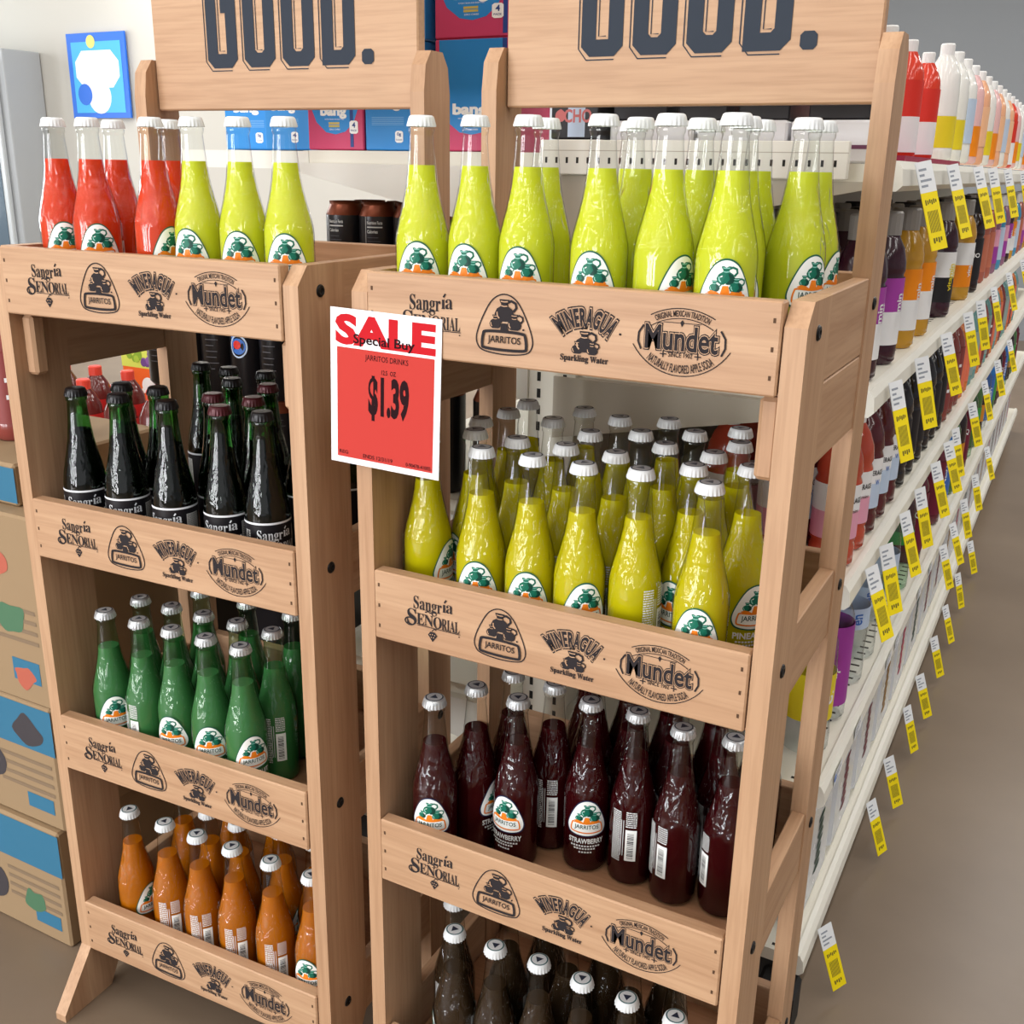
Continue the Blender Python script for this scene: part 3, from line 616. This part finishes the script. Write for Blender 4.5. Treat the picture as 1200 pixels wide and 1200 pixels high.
FROST = mat('frosted_cap', (150, 146, 142), .4); BLKC = mat('black_plastic_cap', (40, 38, 40), .4); REDC = mat('red_plastic_cap', (206, 44, 38), .4); WHC = mat('white_plastic_cap', (235, 236, 236), .4); PURC = mat('purple_plastic_cap', (150, 52, 150), .4); ORC = mat('orange_plastic_cap', (236, 96, 54), .4); BLUC = mat('blue_plastic_cap', (70, 130, 220), .4)
vt = lambda m: [('vitamin', 22, 0, 52, 11, m, True), ('water', 33, 12, 30, 9, m, True)]
V = {
 'amber vitamin drink with orange and white wrap': pet(VP, gl('liq_amber', (196, 146, 44)), FROST, VOR, (.188, .222), vt(VWH), .03, .128, VWH),
 'dark plum vitamin drink with purple and white wrap': pet(VP, gl('liq_plum', (58, 26, 40)), FROST, VPU, (.188, .222), vt(VWH), .03, .128, VWH),
 'dark vitamin drink with white and black wrap': pet(VP, gl('liq_plum', (58, 26, 40)), FROST, VWH, (.188, .222), vt(VYE), .03, .128, VBK),
 'amber vitamin drink with white and orange wrap': pet(VP, gl('liq_amber', (196, 146, 44)), FROST, VWH, (.188, .222), vt(VWH), .03, .128, VOR),
 'dark cola-coloured drink with black wrap': pet(VP, gl('liq_dark', (40, 22, 24)), BLKC, VBK, (.188, .222), [('IO', 12, 10, 18, 10, VWH, False)], .03, .128),
 'rose-coloured drink with terracotta wrap': pet(VP, gl('liq_rose', (176, 96, 78)), WHC, mat('wrap_terracotta', (190, 110, 86), .5), (.188, .222), None, .03, .128),
 'lilac drink with pink wrap': pet(VP, gl('liq_lilac', (150, 100, 130)), WHC, VPK, (.188, .222), None, .03, .128, VPU),
 'blue drink with pale blue wrap': pet(VP, gl('liq_blue', (70, 150, 190)), WHC, VLB, (.188, .222), None, .03, .128),
}
B_ = {
 'orange-red flavoured water with white and pink wrap': pet(BP, gl('liq_cherry', (186, 74, 52)), WHC, VWH, (.2, .228), [('BEVERAGE', 12, 18, 40, 8, VBK, False), ('Vitamins', 12, 2, 30, 5, VMA, False)], .045, .128, VPK),
 'dark red flavoured water with white and blue wrap': pet(BP, gl('liq_berry', (84, 26, 34)), WHC, VWH, (.2, .228), [('BEVERAGE', 12, 18, 40, 8, VBK, False), ('W', 20, 2, 10, 8, VBL, False)], .045, .128, VLB),
 'black bottle with purple cap': pet(BP, gl('liq_black', (30, 26, 30)), PURC, VBK, (.195, .24), None, .045, .128),
 'black bottle with orange cap': pet(BP, gl('liq_black', (30, 26, 30)), ORC, VBK, (.195, .24), None, .045, .128),
 'black bottle with gold shoulder': pet(BP, gl('liq_black', (30, 26, 30)), mat('gold_cap', (214, 150, 50), .35), VBK, (.195, .24), None, .045, .128),
 'brick red bottle with white lettering': pet(BP, gl('liq_brick', (134, 62, 56)), WHC, mat('wrap_brick', (134, 62, 60), .45), (.2, .228), [('I I', 15, 0, 34, 9, VWH, True)], .03, .15),
 'orange tea bottle with coral wrap': pet(BP, gl('liq_tea', (220, 120, 50)), ORC, mat('wrap_coral', (232, 120, 90), .5), (.2, .228), None, .03, .15),
 'pale teal bottle with grey wrap': pet(BP, gl('liq_teal', (110, 160, 160)), WHC, mat('wrap_greygreen', (150, 170, 165), .5), (.2, .228), None, .03, .15),
}
CW = {
 'clear water bottle with yellow wrap': pet(WP, PLASTIC, FROST, VYE, (.232, .258), [('el', 10, 0, 20, 30, VWH, True)], .06, .14),
 'clear water bottle with white and purple wrap': pet(WP, PLASTIC, FROST, VPU, (.232, .258), [('up', 8, -10, 22, 16, VWH, True)], .03, .175, VPU),
 'large clear water bottle with blue lettering': pet(WP, PLASTIC, BLUC, VLB, (.232, .258), [('en', 10, 0, 20, 14, VBL, True)], .11, .15),
 'clear green-tinted water bottle': pet(WP, glass('green_plastic', (.7, .85, .74), 0, .1), WHC, VGN, (.232, .258), None, .11, .14),
 'maroon drink bottle with white Q': pet(WP, gl('liq_maroon', (98, 32, 48)), BLKC, VMA, (.232, .258), [('Q', 10, 20, 16, 18, VWH, False)], .03, .175),
 'blue drink bottle with white lettering': pet(WP, gl('liq_blue2', (40, 120, 200)), WHC, VBL, (.232, .258), [('NEST', 12, 0, 60, 14, VWH, True)], .03, .175),
 'black and amber juice bottle': pet(WP, gl('liq_dark', (40, 22, 24)), BLKC, mat('wrap_amber', (206, 134, 40), .45), (.232, .258), None, .06, .12),
 'green leaf-pattern drink bottle': pet(WP, gl('liq_green', (70, 110, 60)), WHC, VGN, (.232, .258), None, .05, .14),
}
TW = {
 'red juice bottle with white cap': pet(WP, gl('liq_red', (216, 62, 40)), WHC, VRE, (.225, .258), None, .012, .17, VWH),
 'white milk-drink bottle with yellow wrap': pet(WP, gl('liq_white', (236, 236, 232)), WHC, VYE, (.225, .258), None, .03, .1),
 'white bottle with pale grey wrap': pet(WP, gl('liq_white', (236, 236, 232)), WHC, VLB, (.225, .258), None, .05, .16),
 'peach drink bottle with white cap': pet(WP, gl('liq_peach', (238, 178, 140)), WHC, mat('wrap_peach', (240, 190, 150), .5), (.225, .258), None, .05, .16),
 'pink drink bottle with orange base wrap': pet(WP, gl('liq_pink', (236, 190, 190)), WHC, VOR, (.225, .258), None, .02, .1),
}
vk, bk, ck, tk = list(V), list(B_), list(CW), list(TW)
def places(book, lst, z, shelf, rzc, rowname='front row', kx=0):
    cnt = {}
    for nm, x, y, sc in lst:
        cnt[nm] = cnt.get(nm, 0)+1
        o = put(book[nm], x, y, z, rzc+random.uniform(-.2, .2), f'{nm}, {ordn(cnt[nm])} from racks, {rowname}, {shelf} shelf', 'bottle', f'bottles on the {shelf} aisle shelf')
        o.scale = (sc, sc, sc)
def run(keys, x, ys, sc=1): return [(k, x, y, sc) for k, y in zip(keys, ys)]
def rng(a, b, st):
    r_ = []
    while a < b: r_.append(a); a += st
    return r_
ZA, ZB, ZC, ZD = SH[1]+.0006, SH[2]+.0006, SH[3]+.0006, SH[0]+.0006
places(V, run([vk[1], vk[1], vk[0], vk[0], vk[2], vk[3], vk[4]], .408, [.60, .76, .945, 1.11, 1.42, 1.78, 1.98], 1.02)+run([vk[q % 8] for q in (5, 5, 6, 7, 6, 1, 0, 7, 5, 6, 3, 7, 6, 5, 0, 1, 6)], .40, rng(2.25, 5, .17)), ZA, 'second', radians(32))
places(V, run([vk[q] for q in (1, 4, 1, 4, 0, 2, 4, 1, 3, 4, 1, 5, 6, 4, 5, 1, 7)], .315, rng(.60, 3.2, .155)), ZA, 'second', radians(32), 'second row')
places(V, run([vk[q] for q in (4, 1, 4, 4, 1, 4, 0, 4)], .225, rng(.66, 2, .16)), ZA, 'second', radians(32), 'third row')
places(B_, run([bk[q] for q in (0, 0, 1, 1, 1)], .411, [.60, .685, .775, .87, .965])+run([bk[q] for q in (4, 2, 2, 3, 2, 2, 5, 5, 5, 6, 6, 7, 7, 6, 5, 7, 5, 6, 7, 6, 5, 7, 7, 6, 5, 6, 7)], .41, rng(1.08, 4.7, .105)), ZB, 'third', radians(30))
places(B_, run([bk[q] for q in (0, 1, 1, 1, 1, 1, 2, 2, 3, 2, 5, 5)], .335, rng(.57, 2, .095)), ZB, 'third', radians(30), 'second row')
places(B_, run([bk[q] for q in (0, 0, 1, 1, 1)], .25, rng(.57, 1.05, .1)), ZB, 'third', radians(30), 'third row')
places(CW, run([ck[q] for q in (0, 1, 2, 2, 2, 3, 4)], .40, [.62, .745, .90, 1.02, 1.22, 1.42, 1.62])+run([ck[q] for q in (4, 5, 7, 6, 4, 3, 7, 6, 2, 5, 7, 6, 4, 5, 3, 6, 7, 4)], .40, rng(1.95, 4.7, .16)), ZC, 'fourth', radians(34))
places(CW, run([ck[q] for q in (0, 2, 1, 2, 3, 2)], .305, rng(.58, 1.4, .13)), ZC, 'fourth', radians(34), 'second row')
places(TW, run([tk[0]]*3, .392, [.70, .88, 1.07], .66)+run([tk[q] for q in (1, 1, 2, 4, 3, 1, 4, 3, 2, 3, 0, 4, 1, 2, 4, 3, 1, 2, 0, 3, 4, 2, 1, 3)], .39, rng(1.30, 4.9, .15), .80), SH[0]+.0125, 'top', radians(40))
places(TW, run([tk[q] for q in (2, 0, 2, 1, 4, 2, 3, 2, 1)], .28, rng(.75, 2.2, .16), .62), ZD, 'top', radians(40), 'second row')
tray = MB(); tray.box(.355, .447, .6, 1.22, SH[0]+.0008, SH[0]+.0118, mat('crimson_card', (150, 34, 66), .6), 0)
tag(tray.build('cardboard_tray'), 'crimson cardboard tray under the red bottles on the top aisle shelf', 'tray')
# shrink-wrapped water packs on the base deck
SHRINK = mat('shrink_wrap', (214, 218, 224), .25, 0, .6); 
for i in range(20):
    y = .56+i*.215; cm = [JUGD, VMA, VMA, mat('print_gold', (150, 110, 40), .5), mat('print_crimson', (180, 40, 80), .5)][i % 5]
    r = empty('water_pack', (.33, y, SH[4]+.001), 0); tag(r, f'shrink-wrapped clear water pack with {["green", "maroon", "dark red", "gold", "crimson"][i % 5]} lettering, {ordn(i+1)} along the base deck', 'water pack', 'water packs on the base deck')
    w = MB(); w.box(-.115, .108, 0, .205, .0, .235, SHRINK, .022); w.build('shrink_film', r)
    A = Art(); [A.poly(smooth_loop([(-50+k_*17+7*cos(t_*pi/3)*(1+.4*((k_*t_) % 3)), 22*sin(t_*pi/3)*(.7+.25*((k_+t_) % 3))) for t_ in range(6)], 3), cm, 1) for k_ in range(7)]; mb = MB(); mb2 = MB(); vs2 = A.parts
    for vs, fs, mm, ly in vs2:
        mb.add([(.1086, .10-y_*.001, .115+x_*.001) for x_, y_ in vs], fs, mm); mb2.add([(-.01+y_*.001, -.0006, .115+x_*.001) for x_, y_ in vs], fs, mm)
    mb.build('printed_brand', r)
    if i == 0: mb2.build('printed_brand', r)
# ------------------------------------------------------------------ shelf tags hanging from the rails
TAGY = mat('tag_yellow', (250, 226, 20), .55); TAGW = mat('tag_white', (236, 240, 244), .55); TAGK = mat('tag_print', (110, 100, 40), .6); TAGG = mat('tag_print_grey', (150, 158, 170), .6)
def tag_mesh():
    mb = MB(); w = .030; L = .115
    def P(x, t): return (x-.0005, -.0012*sin(t*3), -t)
    A = Art(); A.rect(0, w*1000, -40, 0, TAGW, 0, 1, 4); A.rect(0, w*1000, -L*1000, -40, TAGY, 0, 1, 6)
    for k in range(4): A.rect(4, 4+[14, 9, 20, 12][k], -12-k*7, -9-k*7, TAGG, 1)
    [A.rect(5+k*3.6, 5+k*3.6+2.4, -56+(k%3), -49-(k%2), TAGK, 1) for k in range(6)]
    for k in range(9): A.rect(5.5+k*2.2, 5.5+k*2.2+1.1, -92, -64, TAGK, 1)
    [A.rect(7+k*4.4, 7+k*4.4+3, -106+(k%2)*2, -99, TAGK, 1) for k in range(4)]
    for sgn in (-1, 1):
        for vs, fs, m_, ly in A.parts:
            mb.add([((x*.001), sgn*(.0004+ly*.00015), y*.001) for x, y in vs], fs if sgn < 0 else [f[::-1] for f in fs], m_)
    return mb.mesh('shelf_tag')
TM = tag_mesh()
tags = {0: [.56, .88, 1.26, 1.55, 1.95, 2.5, 3.1], 1: [.58, .815, 1.12, 1.48, 1.74, 2.1, 2.6, 3.2], 2: [.585, .70, .89, 1.06, 1.27, 1.47, 1.62, 1.95, 2.3, 2.7, 3.2], 3: [1.75, 1.95, 2.2, 2.5, 2.9], 4: [.58, 1.0, 1.19, 1.45, 1.64, 1.9, 2.15, 2.45, 2.8]}
for zi, ys in tags.items():
    for n, y in enumerate(ys):
        o = inst('shelf_tag', TM, None, (LIPX+.0045, y, SH[zi]+.002)); a_ = radians(58+random.uniform(-5, 5)); ux = Vector((cos(a_), sin(a_), 0)); dn = Vector((.30+random.uniform(-.05, .05), -.02, -1)).normalized(); nn = dn.cross(ux).normalized(); ux = nn.cross(dn)*1
        o.matrix_world = Matrix(((ux.x, nn.x, -dn.x, LIPX+.006), (ux.y, nn.y, -dn.y, y), (ux.z, nn.z, -dn.z, SH[zi]+.002), (0, 0, 0, 1)))
        tag(o, f'white and yellow shelf tag, {ordn(n+1)} from the racks, {["top", "second", "third", "fourth", "base"][zi]} aisle shelf rail', 'price tag', 'yellow shelf tags along the aisle')
# small flat price stickers on the fourth rail
for n, y in enumerate((.56, .72, 1.02, 1.12, 1.42, 1.6)):
    A = Art(); A.rect(0, 60, -24, 0, TAGW, 0)
    for k in range(3): A.rect(8, 30+k*8, -20+k*6, -17+k*6, TAGG, 1)
    if n == 0: A.circle(8, -12, 7, BLUC, 2)
    mb = MB(); A.plane(mb, (LIPX+.0045, y, SH[3]-.002), (0, 1, 0), (0, 0, 1), (1, 0, 0), .001, .0001, .0006)
    tag(mb.build('price_sticker'), f'white price sticker, {ordn(n+1)} from the racks, flat on the fourth aisle shelf rail', 'price sticker', 'price stickers on the fourth rail')

# ------------------------------------------------------------------ goods on the end and left side of the gondola
BBLUE = mat('carton_blue', (40, 134, 206), .45); BPINK = mat('carton_pink', (196, 62, 104), .45); BNAVY = mat('carton_navy', (36, 64, 132), .45); BGOLD = mat('carton_gold', (196, 178, 90), .5)
def bang_box(x, y, z, label, style=0, w=.135):
    r = empty('drink_carton', (x, y, z), 0); tag(r, label, 'carton', 'energy drink cartons on the left top shelf'); h = .158
    MB().box(0, w, 0, .135, 0, h, BPINK if style == 0 else BBLUE, .002).build('carton', r)
    A = Art(); W_ = w*1000
    if style == 0:
        A.poly([(8, 158), (10, 110), (22, 70), (45, 42), (68, 36), (92, 44), (112, 70), (124, 110), (128, 158)], BBLUE, 0)
        A.rect(W_-9, W_-1, 1, 157, BNAVY, 1)
        A.text('bang', 64, 98, 60, 34, WHITE, 2, .05); A.text('POTENT BRAIN AND BODY FUEL', 66, 78, 46, 3.6, WHITE, 2)
        A.rect(52, 78, 64, 70, BGOLD, 2); A.rect(52, 78, 56, 62, BGOLD, 2); A.text('ZERO CARBS', 66, 50, 26, 4, WHITE, 2); 
        A.poly([(102+a, 38+b) for a, b in chamf(0, 0, 20, 36, 4)], WHITE, 2); A.text('4', 112, 62, 7, 14, BNAVY, 3, .03); A.text('PACK', 112, 47, 14, 5, BNAVY, 3, .02)
    else:
        A.text('bang', W_*.45, 118, 60, 34, WHITE, 2, .05); A.poly([(W_*.62+a, 14+b) for a, b in chamf(0, 0, 18, 32, 4)], WHITE, 2); A.text('0g' if style == 1 else '4', W_*.62+9, 36, 9, 11, BNAVY, 3, .03)
        A.text('SUGAR' if style == 1 else 'PACK', W_*.62+9, 22, 14, 4, BNAVY, 3, .01)
        for k in range(6): A.rect(16, W_*.8, 62+k*4, 63+k*4, mat('carton_pale', (140, 190, 226), .5), 1)
    A.parts = [([(x_*w/.135, 4+y_*.55 if y_ < 157 else 157) for x_, y_ in vs], fs, m_, l_) for vs, fs, m_, l_ in A.parts]
    mb = MB(); A.plane(mb, (0, 0, 0), (1, 0, 0), (0, 0, 1), (0, -1, 0), .001, .0001, .0003); mb.build('printed_front', r)
zl = SHL[0]+.001
bang_box(-.482, .515, zl, 'pink and blue energy drink carton facing front, four-pack mark at lower right', 0, .112)
bang_box(-.367, .515, zl, 'blue energy drink carton showing a zero mark, right of the pink carton', 1, .112)
bang_box(-.612, .56, zl, 'blue energy drink carton left of the pink carton, behind a lime bottle', 2, .112)
bang_box(-.74, .60, zl, 'blue energy drink carton at the far left of the row over the lime bottles', 1, .125)
bang_box(-.235, .515, zl, 'pink and blue energy drink carton at right end of the left top shelf', 0, .13)
for k, (x, y) in enumerate(((-.365, .515), (-.235, .515), (-.484, .515))): bang_box(x, y, zl+.1585, f'{["blue", "pink and blue", "second blue"][k]} drink carton stacked on the {["zero-mark carton", "right end carton", "four-pack pink carton"][k]}', [1, 0, 2][k], [.112, .13, .112][k])
# extra shelf length carrying the leftmost cartons
mb = MB().box(-.90, -.49, .555, .80, SHL[0]-.03, SHL[0]-.0005, STEELD, 0); tag(mb.build('side_shelf'), 'white steel side shelf carrying the blue cartons behind the left rack', 'shelf')
BLK = mat('carton_black', (34, 32, 36), .45)
def black_box(x, y, z, w, h, txt, label, tm=WHITE, vert=False, cat='carton', grp='black cartons on the top shelf end'):
    r = empty('drink_carton', (x, y, z), 0); tag(r, label, cat, grp)
    MB().box(0, w, 0, .12, 0, h, BLK, .002).build('carton', r); A = Art(); W_ = w*1000; H_ = h*1000
    if txt == 'OCHO':
        A.circle(W_*.5, H_*.72, W_*.22, VLB, 1); A.circle(W_*.52, H_*.75, W_*.12, VBL, 2); A.circle(W_*.2, H_*.3, W_*.11, mat('print_salmon', (200, 110, 110), .5), 2); A.text('9CHO', W_*.5, H_*.3, W_*.7, H_*.16, mat('print_salmon', (200, 110, 110), .5), 3, .03)
        A.rect(W_*.36, W_*.72, 3, H_*.66, VLB, 0)
    elif txt: 
        B = Art(); B.text(txt, 0, 0, 18, 16, tm, 2, .04)
        for vs, fs, mm, ly in B.parts: A.tri([(-y_+W_*.3, x_+H_*.5) for x_, y_ in vs], fs, mm, 2)
        A.rect(W_*.5, W_*.85, H_*.4, H_*.44, LGREY, 1); A.rect(W_*.5, W_*.8, H_*.3, H_*.32, LGREY, 1)
    mb = MB(); A.plane(mb, (0, 0, 0), (1, 0, 0), (0, 0, 1), (0, -1, 0), .001, .0001, .0003)
    if A.parts: mb.build('printed_front', r)
zr = SH[0]
tag(MB().box(-.029, .045, .512, .63, zr+.0006, zr+.0276, STEELD, 0).build('shelf_riser'), 'low cream riser under the black carton with salmon lettering', 'riser')
black_box(-.035, .512, zr+.028, .075, .105, 'OCHO', 'black carton with salmon lettering on the top shelf end, left of the W carton')
PKW = mat('pack_white', (226, 226, 230), .4); PKP = mat('pack_purple', (110, 60, 90), .5)
for k, (x0, x1) in enumerate(((.05, .175), (.18, .305), (.31, .425))):
    o = MB().box(x0, x1, .53, .655, zr+.0006, zr+.0535, PKW, .003).box(x0-.0003, x1+.0003, .5297, .6553, zr+.018, zr+.023, PKP, 0).build('drink_multipack')
    tag(o, f'white multipack with purple stripe, {ORD[k+1]} from left behind the lime bottles', 'multipack', 'white multipacks on the top shelf end')
zb_ = zr+.054
black_box(.052, .535, zb_, .082, .11, 'W', 'black carton with vertical white W lettering, on the leftmost white multipack')
black_box(.15, .535, zb_, .07, .06, '', 'plain black carton right of the W carton, on the white multipacks')
black_box(.235, .535, zb_, .07, .06, '', 'plain black carton on the middle white multipack')
black_box(.33, .535, zb_, .08, .06, '', 'plain black carton on the rightmost white multipack')
# tall black cans under the bracket
CANK = mat('can_black', (26, 24, 27), .3, .2, .6); CANC = mat('can_copper', (120, 62, 40), .3, .6)
def can_mesh(h, r, nm='can_body'):
    return MB().lathe([(0, r-.004), (.005, r), (h-.022, r)], CANK, 24).mesh('can_body'), MB().lathe([(h-.022, r), (h-.006, r-.007), (h, r-.006), (h-.003, r-.008)], CANC, 24).mesh('can_shoulder')
mb = MB(); A = Art(); A.text('Nutrition Facts', 0, 38, 26, 5, LGREY, 1, .02); A.rect(-13, 13, 30, 32, LGREY, 1, 6); A.text('Calories', -4, 24, 18, 5, LGREY, 1, .02); A.stroke([(-16, 48), (-16, -60)], .8, LGREY, 1)
for k in range(9): A.rect(-13, [6, 10, 2, 8][k % 4], 14-k*6, 14.9-k*6, mat('can_print', (90, 88, 92), .5), 1, 5)
A.cyl(mb, .033, .095, .001); CANL = mb.mesh('printed_label')
cb, cs = can_mesh(.165, .033)
for k in range(6):
    for j in range(2):
        r = empty('drink_can', (-.433+k*.068, .545+j*.07, SHL[1]+.0008), radians(25+random.uniform(-20, 30))); tag(r, f'black can with copper shoulder, {ORD[k+1]} from left, {["front", "back"][j]} row under the white bracket', 'can', 'black cans under the bracket')
        inst('can_body', cb, r); inst('can_shoulder', cs, r); inst('printed_label', CANL, r)
cb2, cs2 = can_mesh(.19, .035)
for k in range(4):
    r = empty('drink_can', (-.43+k*.095, .55, SHL[2]+.0008), .3); tag(r, f'tall black can, {ORD[k+1]} from left on the shelf below the copper-shouldered cans', 'can', 'black cans behind the dark bottles')
    inst('can_body', cb2, r); inst('can_shoulder', cs2, r)
tb2 = MB().box(-.93, -.505, .52, .72, 0, .39, BLK, .004).build('drink_case'); tag(tb2, 'black drink case standing on the floor behind the left rack', 'carton')
tb2 = MB().box(-.93, -.505, .52, .72, .3908, .715, BLK, .004).build('drink_case'); tag(tb2, 'black drink case carrying the tall black cans behind the left rack', 'carton')
A = Art(); A.stroke([(-12, 40), (-12, 0)], 8, VBL, 1); A.stroke(arcpts(0, -6, 17, 20, 0, 2*pi, 24), 3, VLB, 1); A.circle(0, -6, 15, VBL, 1); A.circle(-2, -3, 8, VRE, 9)
mb = MB(); A.cyl(mb, .035, .10, .001); BLOGO = mb.mesh('printed_label')
A = Art()
for k in range(11): A.rect(-14, [8, 12, 4, 10][k % 4], 60-k*11, 61.5-k*11, mat('can_print', (90, 88, 92), .5), 1, 6)
mb = MB(); A.cyl(mb, .035, .095, .001); BLINE = mb.mesh('printed_label')
for k in range(6):
    for j in range(2):
        for d in range(2):
            if d and not j: continue
            r = empty('drink_can', (-.893+k*.0715, .56+d*.0715, .716+j*.191), random.uniform(.1, .6)); tag(r, f'tall black can, {ORD[k+1]} from left, {["lower", "upper"][j]} layer, {["front", "back"][d]} row on the black case', 'can', 'black cans on the black case')
            inst('can_body', cb2, r); inst('can_shoulder', cs2, r)
            if d == 0: inst('printed_label', BLOGO if (k == 3 and j == 1) else BLINE, r)
# ------------------------------------------------------------------ far left: cartons, juice display, cooler, poster
TAN = mat('kraft_card', (150, 126, 96), .75); CBLUE = mat('card_blue', (50, 108, 138), .7); CDK = mat('card_dark_print', (62, 58, 62), .6); CGN = mat('card_green_print', (74, 112, 84), .6); CRD = mat('card_red_print', (176, 92, 74), .6)
CPR = mat('card_line_print', (128, 108, 86), .7)
def case(x0, x1, y0, y1, z0, z1, label, blue_top, prints):
    r = empty('soda_case', ((x0+x1)/2, (y0+y1)/2, z0), 0); tag(r, label, 'carton', 'stacked cases left of the racks')
    w, d, h = (x1-x0)/2, (y1-y0)/2, z1-z0
    MB().box(-w, w, -d, d, 0, h, TAN, .004).build('carton', r); A = Art()
    if blue_top: A.rect(-w, w, max(.006, h-.09), h-.006, CBLUE, 0)
    rq = random.Random(int(z0*1000)+3)
    for cx, cz, rr_, m_ in prints: A.poly(smooth_loop([(cx*w+rr_*(.7+.6*rq.random())*cos(t_*pi/4), cz*h+.8*rr_*(.6+.8*rq.random())*sin(t_*pi/4)) for t_ in range(8)], 3), m_, 1)
    for cx in (.1, .55, .72) if h > .15 else ():
        for k_ in range(4): A.rect(cx*w, (cx+.24)*w, h*.5-.018*k_, h*.5-.018*k_+.007, CPR, .5)
    for cx in (.2, .74): A.rect(cx*w, (cx+.2)*w, h*.12, h*.24, CBLUE, .4)
    mb = MB(); A.plane(mb, (0, -d, 0), (1, 0, 0), (0, 0, 1), (0, -1, 0), 1, .0002, .0004)
    if A.parts: mb.build('printed_art', r)
case(-1.35, -.70, .04, .40, 0, .235, 'lowest kraft case of the stack left of the racks, standing on the floor', True, [(.75, .3, .03, CGN), (.4, .35, .04, CDK)])
case(-1.34, -.69, .05, .40, .2355, .47, 'blue-banded kraft case, second from the floor left of the racks', True, [(.8, .75, .035, CDK), (.5, .4, .04, CDK)])
case(-1.33, -.68, .05, .40, .4705, .80, 'kraft case with red and green print, topmost left of the racks', False, [(.72, .75, .03, CRD), (.78, .45, .035, CGN), (.5, .5, .05, CDK), (.82, .15, .025, CRD)])
case(-1.30, -.74, .08, .38, .8005, .87, 'low teal tray of goods on top of the kraft cases', True, [])
for k in range(4):
    put(B_[bk[[2, 5, 2, 1][k]]], -.80-k*.085, .2, .8705, .4, f'dark drink bottle standing on the teal tray, {ORD[k+1]} from right', 'bottle', 'bottles on the teal tray')
# juice display beyond the racks
JR = mat('red_juice_cap', (206, 66, 50), .4); JD = gl('liq_darkred', (90, 30, 26))
JK = pet(WP, JD, JR, mat('juice_red_wrap', (178, 36, 34), .5), (.225, .258), [('NEBI', 10, 0, 60, 22, VWH, False)], .02, .17)
tb = empty('display_table', (-2.1, 1.75, 0)); tag(tb, 'low table behind the left rack carrying red-capped juice bottles', 'table')
MB().box(-.75, .7, -.3, .5, .20, .24, TAN, .004).build('table_top', tb)
for lx in (-.65, .65):
    for ly in (-.25, .45): MB().box(lx-.03, lx+.03, ly-.03, ly+.03, 0, .1995, TAN).build('leg', tb)
for k in range(7):
    for j in range(2):
        JO = put(JK, -2.72+k*.17, 1.58+j*.2, .2405+.0, random.uniform(0, 1), f'red-capped dark juice bottle, {ORD[k+1]} from left, {["front", "back"][j]} row, low table', 'bottle', 'juice bottles on the low table', 'juice_bottle'); JO.scale = (1.5, 1.5, 1.35)
r = empty('juice_carton', (-2.72, 2.06, .2405), .0); tag(r, 'orange juice carton printed with green and purple grapes, behind the left rack', 'carton')
MB().box(0, .24, 0, .1, 0, .44, mat('carton_orange', (232, 100, 34), .5), .004).build('carton', r)
A = Art(); A.rect(0, .24, .29, .437, mat('carton_lime', (206, 214, 90), .5), 0)
rr = random.Random(2)
for k in range(26): A.circle(.12+rr.random()*.1, .31+rr.random()*.1, .016, mat('grape_purple' if k % 2 else 'grape_violet', (130, 88, 150) if k % 2 else (104, 66, 128), .5), 1+k*.3, 10)
for k in range(18): A.circle(.02+rr.random()*.09, .32+rr.random()*.08, .015, mat('grape_green' if k % 2 else 'grape_olive', (160, 186, 60) if k % 2 else (132, 164, 50), .5), 1+k*.3, 10)
A.circle(.14, .22, .035, WHITE, 1); A.stroke(arcpts(.12, .12, .05, .08, radians(60), radians(220), 10), .02, WHITE, 1)
mb = MB(); A.plane(mb, (0, 0, 0), (1, 0, 0), (0, 0, 1), (0, -1, 0), 1, .0003, .0006); mb.build('printed_art', r)
# glass-door cooler against the back wall
ck_ = empty('drinks_cooler', (-10.0, 6.55, 0)); tag(ck_, 'tall grey glass-door drinks cooler against the far left wall', 'cooler')
MB().box(-1.2, .95, 0, .44, 0, 2.35, mat('cooler_grey', (170, 174, 178), .5), .01).build('cabinet', ck_)
for k, x in enumerate((-1.1, -.05)):
    dr = MB().box(x, x+.9, -.05, -.001, .2, 2.25, mat('cooler_frame', (190, 196, 200), .4), .01).build('door', ck_)
    MB().box(x+.07, x+.83, -.056, -.0505, .28, 2.17, mat('cooler_pane', (92, 108, 122), .15), 0).build('pane', dr)
    for j, (a, bz) in enumerate(((.35, .7), (.85, 1.15), (1.25, 1.65))): MB().box(x+.12, x+.6, -.0585, -.0565, a, bz, mat(['stock_grey', 'stock_pale', 'stock_white'][j], [(104, 108, 112), (170, 180, 186), (196, 206, 212)][j], .5), 0).build('stock', dr)
# blue and white poster hung on the back wall
ps = empty('poster', (-8.6, 6.97, 1.72)); tag(ps, 'blue and white hanging poster on the pale wall above the left rack', 'poster')
MB().box(0, .8, -.02, .0, 0, .78, mat('poster_blue', (40, 110, 220), .5), 0).build('poster_board', ps)
A = Art(); A.rect(.06, .74, .05, .7, mat('poster_sky', (70, 180, 240), .5), 0); A.poly([(.1+a, .28+b) for a, b in chamf(0, 0, .6, .34, .1)], WHITE, 1); A.circle(.4, .2, .16, WHITE, 1); A.circle(.34, .7, .06, mat('poster_yellow', (226, 220, 120), .5), 2); A.circle(.2, .22, .1, mat('poster_blue', (40, 110, 220), .5), 2)
mb = MB(); A.plane(mb, (0, -.02, 0), (1, 0, 0), (0, 0, 1), (0, -1, 0), 1, .001, .002); mb.build('printed_art', ps)
